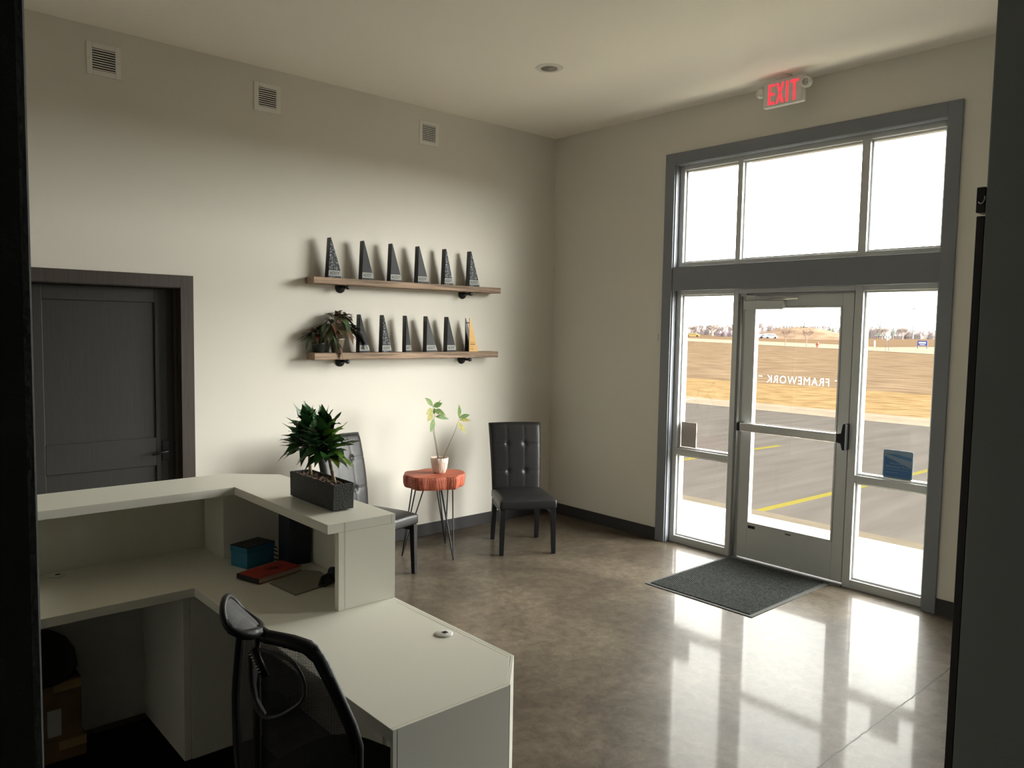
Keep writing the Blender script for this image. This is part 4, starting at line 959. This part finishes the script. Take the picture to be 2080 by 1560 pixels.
for i in range(8):
    for k in range(40):
        f = bm.faces.new([G[i, k], G[i + 1, k], G[i + 1, (k + 1) % 40], G[i, (k + 1) % 40]])
        for lp in f.loops:
            d_ = lp.vert.co - hc; lp[uvl].uv = (d_.dot(hv), d_.dot(hu))
obj('headrest_mesh', bm, mesh_fabric('grey_mesh_fabric', (0.055, 0.055, 0.058), 0.0030, 0.22), t, smooth=True)
# seat, base and castors
sc_ = FWD * 0.27
bm = B(); n_ = 36
for (rz0, rz1, zz) in ():
    pass
def seat_ring(k_, z): return [bm.verts.new(sc_ + FWD * (0.235 * k_ * (abs(math.cos(a)) ** 0.55) * (1 if math.cos(a) > 0 else -1)) + SD * (0.245 * k_ * (abs(math.sin(a)) ** 0.55) * (1 if math.sin(a) > 0 else -1)) + Vector((0, 0, z))) for a in [2 * PI * k / n_ + 0.01 for k in range(n_)]]
rg = [seat_ring(0.9, 0.435), seat_ring(1.0, 0.455), seat_ring(1.0, 0.485), seat_ring(0.93, 0.503), seat_ring(0.5, 0.508)]
for A1, B1 in zip(rg, rg[1:]):
    for k in range(n_): bm.faces.new((A1[k], A1[(k + 1) % n_], B1[(k + 1) % n_], B1[k]))
bm.faces.new(rg[0][::-1]); bm.faces.new(rg[-1]); obj('seat', bm, mat('black_seat_fabric', (0.012, 0.012, 0.013), 0.9, bump=0.3, bscale=300), t, smooth=True)
bm = B(); b_lathe(bm, [(0.045, 0.40), (0.08, 0.435)], 20, sc_); b_lathe(bm, [(0.016, 0.12), (0.016, 0.25), (0.026, 0.25), (0.026, 0.41)], 18, sc_); obj('gas_lift', bm, BLACKP, t, smooth=True)
bm = B()
for k in range(5):
    a = 2 * PI * k / 5 + 0.3; d_ = Vector((math.cos(a), math.sin(a), 0))
    b_tube(bm, [sc_ + d_ * 0.02 + V(0, 0, 0.115), sc_ + d_ * 0.15 + V(0, 0, 0.10), sc_ + d_ * 0.30 + V(0, 0, 0.075)], [0.026, 0.02, 0.014], 8)
b_lathe(bm, [(0.04, 0.085), (0.04, 0.135), (0.03, 0.145)], 20, sc_); obj('star_base', bm, BLACKP, t, smooth=True)
for k in range(5):
    a = 2 * PI * k / 5 + 0.3; d_ = Vector((math.cos(a), math.sin(a), 0)); c_ = sc_ + d_ * 0.30 + V(0, 0, 0.0345)
    bm = B(); b_lathe(bm, [(0.010, -0.022), (0.028, -0.020), (0.028, 0.020), (0.010, 0.022)], 18); xf(bm, Matrix.Translation(c_) @ Matrix.Rotation(a + 1.1, 4, 'Z') @ Matrix.Rotation(PI / 2, 4, 'X'))
    b_tube(bm, [c_ + V(0, 0, 0.02), c_ + V(0, 0, 0.045)], 0.008, 8); obj('castor', bm, BLACKP, t, smooth=True)

# ================================================================== OUTSIDE
GZ = -0.10
def slab(name, pts, z, m, kind='structure', th_=0.02, label=None, **k):
    bm = B(); b_prism(bm, pts, z - th_, z); o = obj(name, bm, m); o['kind'] = kind
    return o
SIDEW = mat('pale_concrete_walk', (0.68, 0.62, 0.48), 0.85, var=0.06, scale=3)
ASPH = mat('worn_asphalt', (0.060, 0.0535, 0.048), 0.85, var=0.12, scale=2.2, stretch=(0.25, 2.0, 1), detail=10, spec=0.0)
CURBM = mat('tan_curb_concrete', (0.135, 0.110, 0.083), 0.95, spec=0.0, var=0.08, scale=2)
STRIPE = mat('yellow_road_paint', (0.100, 0.084, 0.020), 1.0, spec=0.0)
GOLDG = mat('dormant_golden_grass', (0.090, 0.057, 0.026), 1.0, col2=(0.150, 0.103, 0.052), scale=3.0, stretch=(1.0, 0.55, 1), spec=0.0, detail=10)
FIELD = mat('tilled_tan_field', (0.066, 0.045, 0.028), 1.0, col2=(0.118, 0.084, 0.054), scale=1.5, stretch=(1.0, 0.35, 1), spec=0.0, detail=12)
FIELD2 = mat('far_tan_field', (0.078, 0.051, 0.031), 1.0, col2=(0.098, 0.066, 0.042), scale=0.02, stretch=(1.0, 0.3, 1), spec=0.0)
ROADM = mat('pale_road', (0.15, 0.130, 0.098), 1.0, spec=0.0)
slab('exterior_walkway', [(0.17, -9), (1.62, -9), (1.62, 9), (0.17, 9)], -0.03, SIDEW, th_=0.3)
bm = B(); b_box(bm, 1.622, 1.86, -9, 9, -0.4, -0.032); struct('exterior_curb', bm, mat('walk_edge_concrete', (0.078, 0.066, 0.050), 0.95, spec=0.0, var=0.08, scale=3), 0.02)
slab('exterior_side_walk', [(-12, -14), (0.1, -14), (0.1, -6.66), (-3.0, -6.66), (-3.0, -7.5), (-12, -7.5)], -0.03, SIDEW)
slab('exterior_parking_lot', [(1.86, -40), (11.85, -40), (11.85, 60), (1.86, 60)], GZ, ASPH)
bm = B(); b_prism(bm, [(11.85, GZ + 0.004), (12.4, GZ + 0.008), (12.75, GZ + 0.03), (13.3, GZ + 0.03), (13.3, -0.5), (11.85, -0.5)], -40, 60, 'y'); struct('exterior_gutter_curb', bm, CURBM)
bm = B()
for y in (5.4, 7.15, 2.6, 0.2): b_prism(bm, [(11.85, y), (13.3, y + 0.28), (13.3, y + 0.32), (11.85, y + 0.04)], GZ + 0.0, GZ + 0.033)
struct('trim_curb_joint', bm, mat('dark_curb_joint', (0.10, 0.08, 0.06), 0.9))  # slanted joints, a little darker than the curb
slab('exterior_grass_strip', [(13.3, -60), (21.2, -60), (21.2, 120), (13.3, 120)], GZ + 0.0, GOLDG)
slab('exterior_tilled_field', [(21.2, -80), (50, -80), (78.6, 24.9), (90.5, 40.6), (120.7, 85.2), (150, 130), (21.2, 130)], GZ, FIELD)
slab('exterior_far_field', [(40, -900), (1500, -900), (1500, 1500), (-100, 1500), (-100, 131), (21.2, 131), (21.2, 125)], GZ - 0.06, FIELD2)
slab('exterior_main_road', [(60, -5), (78.6, 24.9), (90.5, 40.6), (120.7, 85.2), (150, 130), (210, 175), (175, 124), (130, 59.8), (97.4, 31.7), (76, -5)], GZ + 0.03, ROADM)
slab('exterior_side_road', [(97.4, 31.7), (118, 38), (160, 30), (170, 34), (128, 44.5), (112, 45)], GZ + 0.02, ROADM)
for i, (x0, x1, y0, y1, lb) in enumerate(((2.0, 7.1, -1.085, -1.285, 'yellow parking stripe running out from beyond the entrance door'), (1.95, 6.72, 1.47, 1.285, 'yellow parking stripe seen through the left side window'))):
    bm = B(); b_prism(bm, [(x0, y0 - 0.05), (x1, y1 - 0.05), (x1, y1 + 0.05), (x0, y0 + 0.05)], GZ + 0.0005, GZ + 0.003)
    tag(obj('parking_stripe', bm, STRIPE), lb, 'road marking', 'yellow parking stripes')
# mound
bm = B(); G = {}; nx = 40
for i in range(nx + 1):
    for j in range(9):
        a = 2 * PI * i / nx; r_ = j / 8; h_ = 4.05 * math.cos(r_ * PI / 2) ** 1.3
        G[i, j] = bm.verts.new((258 + 22 * r_ * math.cos(a), 134.5 + 21.5 * r_ * math.sin(a), GZ - 0.1 + h_ + 0.25 * math.sin(i * 3.3 + j * 2) * (1 - r_)))
for i in range(nx):
    for j in range(8): bm.faces.new((G[i, j], G[i + 1, j], G[i + 1, j + 1], G[i, j + 1]))
tag(obj('earth_mound', bm, mat('dry_grass_mound', (0.11, 0.076, 0.052), 1.0, col2=(0.18, 0.125, 0.088), scale=0.25, spec=0.0), smooth=True), 'broad tan earth mound beyond the road', 'mound')

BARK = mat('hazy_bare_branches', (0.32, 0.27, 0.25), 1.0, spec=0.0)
def branch(bm, p, d, L_, r_, lv, rnd, k=3, fan=0.6):
    q = p + d * L_; b_tube(bm, [p, p.lerp(q, 0.5) + V(rnd.uniform(-1, 1), rnd.uniform(-1, 1), 0) * L_ * 0.04, q], [r_, r_ * 0.8, r_ * 0.6], 3 if lv < 2 else 4, cap=False)
    if lv == 0: return
    for i in range(k):
        nd = (d + V(rnd.uniform(-1, 1), rnd.uniform(-1, 1), rnd.uniform(-0.25, 0.65)) * fan).normalized()
        branch(bm, p.lerp(q, rnd.uniform(0.55, 1.0)), nd, L_ * rnd.uniform(0.55, 0.8), r_ * 0.72, lv - 1, rnd, k, fan)
def bare_tree(x, y, h_, seed, label, lv=4, group=None, trunk=0.3, m=BARK, k=3, fan=0.6, rk=0.02, name='bare_tree'):
    rnd = random.Random(seed); t = thing(name, label, 'tree', (x, y, GZ), 0, group)
    bm = B(); b_tube(bm, [V(0, 0, -0.1), V(0.0, 0, h_ * trunk)], [h_ * rk, h_ * rk * 0.8], 6); obj('trunk', bm, m, t)
    bm = B()
    for i in range(k + 1):
        a = i * 2 * PI / (k + 1) + rnd.random(); branch(bm, V(0, 0, h_ * trunk * rnd.uniform(0.85, 1)), V(math.cos(a) * fan, math.sin(a) * fan, 1).normalized(), h_ * 0.27, h_ * rk * 0.6, lv, rnd, k, fan)
    obj('branches', bm, m, t); return t
YB = mat('young_tree_bark', (0.20, 0.14, 0.11), 1.0)
bare_tree(104.3, 55.3, 2.85, 3, 'young bare street tree left of its twin beside the road', 3, None, 0.38, YB, 4, 0.55, 0.022, 'young_tree')
bare_tree(101.4, 50.4, 2.75, 8, 'young bare street tree nearer the hydrant', 3, None, 0.38, YB, 4, 0.6, 0.022, 'young_tree')
# hydrant, stake, signs
t = thing('fire_hydrant', 'small red hydrant by the road', 'hydrant', (96.4, 46.2, GZ))
bm = B(); b_lathe(bm, [(0.20, 0), (0.20, 0.08), (0.13, 0.1), (0.13, 0.55), (0.17, 0.58), (0.13, 0.68), (0.03, 0.74)], 12); b_tube(bm, [(0, -0.25, 0.42), (0, 0.25, 0.42)], 0.07, 8); obj('hydrant_body', bm, mat('hydrant_red', (0.30, 0.05, 0.03), 0.7), t)
tag(boxo('marker_stake', 119.7, 119.85, 48.5, 48.68, GZ, GZ + 0.95, WHITE), 'short white marker stake beyond the road', 'stake')
t = thing('road_sign', 'white diamond warning sign back on two posts', 'sign', (88.0, 33.40, GZ))
bm = B(); q = 0.42; b_prism(bm, [(-q, 0), (0, -q), (q, 0), (0, q)], 0.02, 0.04, 'x'); xf(bm, Matrix.Translation((0, 0, 1.62))); obj('sign_panel', bm, mat('sign_back', (0.95, 0.94, 0.9), 0.8), t)
for y_ in (-0.16, 0.16):
    bm = B(); b_box(bm, -0.02, 0.018, y_ - 0.02, y_ + 0.02, 0, 1.78); obj('post', bm, mat('dark_post', (0.05, 0.045, 0.04), 0.7), t)
bm = B(); b_box(bm, -0.022, 0.018, -0.16, 0.16, 1.60, 1.64); obj('crossbar', bm, mat('dark_crossbar', (0.05, 0.045, 0.04), 0.7), t)
t = thing('business_sign', 'low blue roadside sign on two posts', 'sign', (114, 39.25, GZ))
bm = B(); b_box(bm, -0.03, 0.03, -0.72, 0.72, 0.42, 1.12); obj('sign_panel', bm, mat('sign_blue', (0.05, 0.07, 0.26), 0.6), t)
bm = B(); b_box(bm, -0.04, -0.032, -0.45, 0.5, 0.74, 0.94); b_box(bm, -0.04, -0.032, -0.35, 0.35, 0.52, 0.60); obj('sign_writing', bm, mat('sign_white', (0.7, 0.7, 0.75), 0.6), t)
for y_ in (-0.62, 0.62):
    bm = B(); b_box(bm, -0.05, 0.05, y_ - 0.05, y_ + 0.05, 0, 0.42); obj('post', bm, mat('sign_post_blue', (0.05, 0.06, 0.12), 0.7), t)
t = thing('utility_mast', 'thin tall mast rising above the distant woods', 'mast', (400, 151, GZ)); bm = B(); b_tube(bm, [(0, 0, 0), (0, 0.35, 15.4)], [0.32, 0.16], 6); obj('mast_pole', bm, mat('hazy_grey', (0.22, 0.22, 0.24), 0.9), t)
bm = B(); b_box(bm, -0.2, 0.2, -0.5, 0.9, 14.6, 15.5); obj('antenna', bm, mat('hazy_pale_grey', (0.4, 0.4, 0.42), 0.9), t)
# vehicles
def van(x, y, L_, h_, rz, body, label, name='van', cat='van'):
    t = thing(name, label, cat, (x, y, GZ), rz)
    bm = B(); b_prism(bm, [(-L_ / 2, 0.25), (L_ / 2, 0.25), (L_ / 2, h_ * 0.55), (L_ * 0.36, h_ * 0.62), (L_ * 0.25, h_), (-L_ / 2, h_)], -0.9, 0.9, 'y'); obj('body', bm, body, t, bevel=0.05)
    bm = B(); b_box(bm, -L_ * 0.35, L_ * 0.24, -0.92, 0.92, h_ * 0.62, h_ * 0.86); obj('windows', bm, mat('vehicle_glass', (0.08, 0.09, 0.11), 0.3), t)
    for sx_ in (-0.32, 0.3):
        for sy_ in (-0.92, 0.92):
            bm = B(); b_lathe(bm, [(0.33, -0.1), (0.33, 0.1)], 14); xf(bm, Matrix.Translation((sx_ * L_, sy_, 0.33)) @ Matrix.Rotation(PI / 2, 4, 'X')); obj('wheel', bm, BLACKP, t)
WV = mat('white_vehicle_paint', (0.75, 0.75, 0.75), 0.4)
van(232.0, 131.3, 4.0, 1.6, math.radians(-48), WV, 'white van parked before the mound')
van(234.0, 134.8, 3.6, 1.4, math.radians(-48), mat('grey_vehicle_paint', (0.22, 0.26, 0.32), 0.4), 'grey car parked touching the white van', 'car', 'car')
van(230.0, 138.4, 4.0, 1.6, math.radians(-48), WV, 'pale van partly hidden by the door stile', 'van', 'van')
OR = mat('orange_yellow_paint', (0.42, 0.20, 0.03), 0.6)
van(228, 159.6, 5.0, 1.3, math.radians(-55), OR, 'orange-yellow parked truck by the bare trees, seen farther right', 'truck', 'truck')
van(225, 164.3, 4.2, 1.3, math.radians(-55), OR, 'orange-yellow parked truck at the left edge of the left side window', 'truck', 'truck')

# distant woods: a dense dark band plus pines and bare crowns standing out of it
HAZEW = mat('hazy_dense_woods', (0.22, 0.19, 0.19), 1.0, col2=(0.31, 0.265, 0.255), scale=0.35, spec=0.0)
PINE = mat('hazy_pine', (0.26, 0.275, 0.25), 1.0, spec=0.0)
bm = B(); rnd = random.Random(21)
def crown(bm, c, r_, h_, rnd):
    n1, n2 = 9, 5; rows_ = []
    for j in range(n2 + 1):
        ph = PI / 2 * j / n2
        rows_.append([bm.verts.new((c[0] + r_ * math.cos(ph) * math.cos(2 * PI * k / n1) * rnd.uniform(0.8, 1.2), c[1] + r_ * math.cos(ph) * math.sin(2 * PI * k / n1) * rnd.uniform(0.8, 1.2), c[2] + h_ * math.sin(ph) * rnd.uniform(0.85, 1.1))) for k in range(n1)])
    for A1, B1 in zip(rows_, rows_[1:]):
        for k in range(n1): bm.faces.new((A1[k], A1[(k + 1) % n1], B1[(k + 1) % n1], B1[k]))
for i in range(150):
    y = 130 + (290 - 130) * i / 149; x = 430 - 0.08 * (y - 130) + rnd.uniform(-6, 6)
    hh = (4.4 if y < 165 else 5.8 if y < 215 else 6.2) * rnd.uniform(0.8, 1.1)
    crown(bm, (x, y, GZ - 0.2), 3.4, hh, rnd)
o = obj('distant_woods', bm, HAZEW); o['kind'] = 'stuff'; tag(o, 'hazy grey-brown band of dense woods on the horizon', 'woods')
for i in range(14):
    y = 292 + i * 2.6; x = 420 + rnd.uniform(-5, 5)
def pine_bm(seed):
    rnd = random.Random(seed); bm = B(); h_ = 7.2
    for k in range(7):
        s = k / 6; z = 1.6 + s * (h_ - 1.6); r_ = 1.9 * (1 - s * 0.82) * rnd.uniform(0.85, 1.1); n1 = 10
        ring_ = [bm.verts.new((r_ * rnd.uniform(0.6, 1.25) * math.cos(2 * PI * q / n1), r_ * rnd.uniform(0.6, 1.25) * math.sin(2 * PI * q / n1), z - 0.35 * rnd.random())) for q in range(n1)]
        tip = bm.verts.new((0, 0, z + 1.1)); 
        for q in range(n1): bm.faces.new((ring_[q], ring_[(q + 1) % n1], tip))
        bm.faces.new(ring_[::-1])
    return bm
def pine_proto(seed):
    t = thing('pine_tree', 'hazy grey-green pine standing up out of the distant woods', 'tree', (0, 0, 0), 0, 'pines in the distant woods')
    bm = B(); b_tube(bm, [(0, 0, -0.3), (0, 0, 7.4)], [0.22, 0.06], 5); obj('trunk', bm, BARK, t)
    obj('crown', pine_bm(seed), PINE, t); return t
protos = [pine_proto(s) for s in (1, 2)]
spots = [(404 - 5.5 * (i_ % 2), y) for i_, y in enumerate((162, 166.5, 170, 174.5, 179, 183, 187, 191, 195.5, 199.5, 203.5, 207.5, 212, 216, 220.5))]
for i, (x, y) in enumerate(spots):
    p = protos[i % 2]
    if i < 2: r = p
    else:
        r = p.copy(); C.objects.link(r)
        for chd in list(p.children): c_ = chd.copy(); C.objects.link(c_); c_.parent = r
    s = 1.0 + 0.16 * ((i * 37) % 10) / 10; r.location = (x, y, GZ); r.rotation_euler = (0, 0, i * 1.3); r.scale = (s, s, s * (0.98 if y > 190 else 0.92))
for i, (x, y, h_, l) in enumerate((
    (330, 136.4, 6.6, 'round-crowned bare tree left of the mast'), (330, 128.0, 6.3, 'round-crowned bare tree right of the mast'),
    (300, 211.0, 6.3, 'bare tree nearest the left edge of the left side window'), (309, 205.5, 7.2, 'bare tree behind the orange trucks'), (300, 200.0, 7.0, 'bare tree in the middle of the left side window'),
    (309, 195.5, 6.2, 'smallest bare tree in the left side window'), (300, 186.5, 8.8, 'tall bare tree beside the left mullion'), (309, 183.5, 8.8, 'tall bare tree hidden partly by the left mullion'),
    (320, 178.0, 6.4, 'bare tree rising behind the mound\'s left flank'))):
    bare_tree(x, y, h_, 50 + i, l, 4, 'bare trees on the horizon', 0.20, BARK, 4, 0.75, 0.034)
bm = B(); rnd = random.Random(5)
for i in range(26): crown(bm, (286 + rnd.uniform(-1, 1), 172.5 + i * 0.60, GZ), 1.2, 2.6 * rnd.uniform(0.7, 1.0), rnd)
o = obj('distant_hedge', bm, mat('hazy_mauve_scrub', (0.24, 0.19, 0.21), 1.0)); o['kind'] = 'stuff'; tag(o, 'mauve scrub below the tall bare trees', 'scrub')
bm = B()
for x, y, a, b_, h_ in ((310, 212, 4, 5, 2.0), (310, 204, 4, 4, 1.7)): b_box(bm, x - a, x + a, y - b_, y + b_, GZ, GZ + h_)
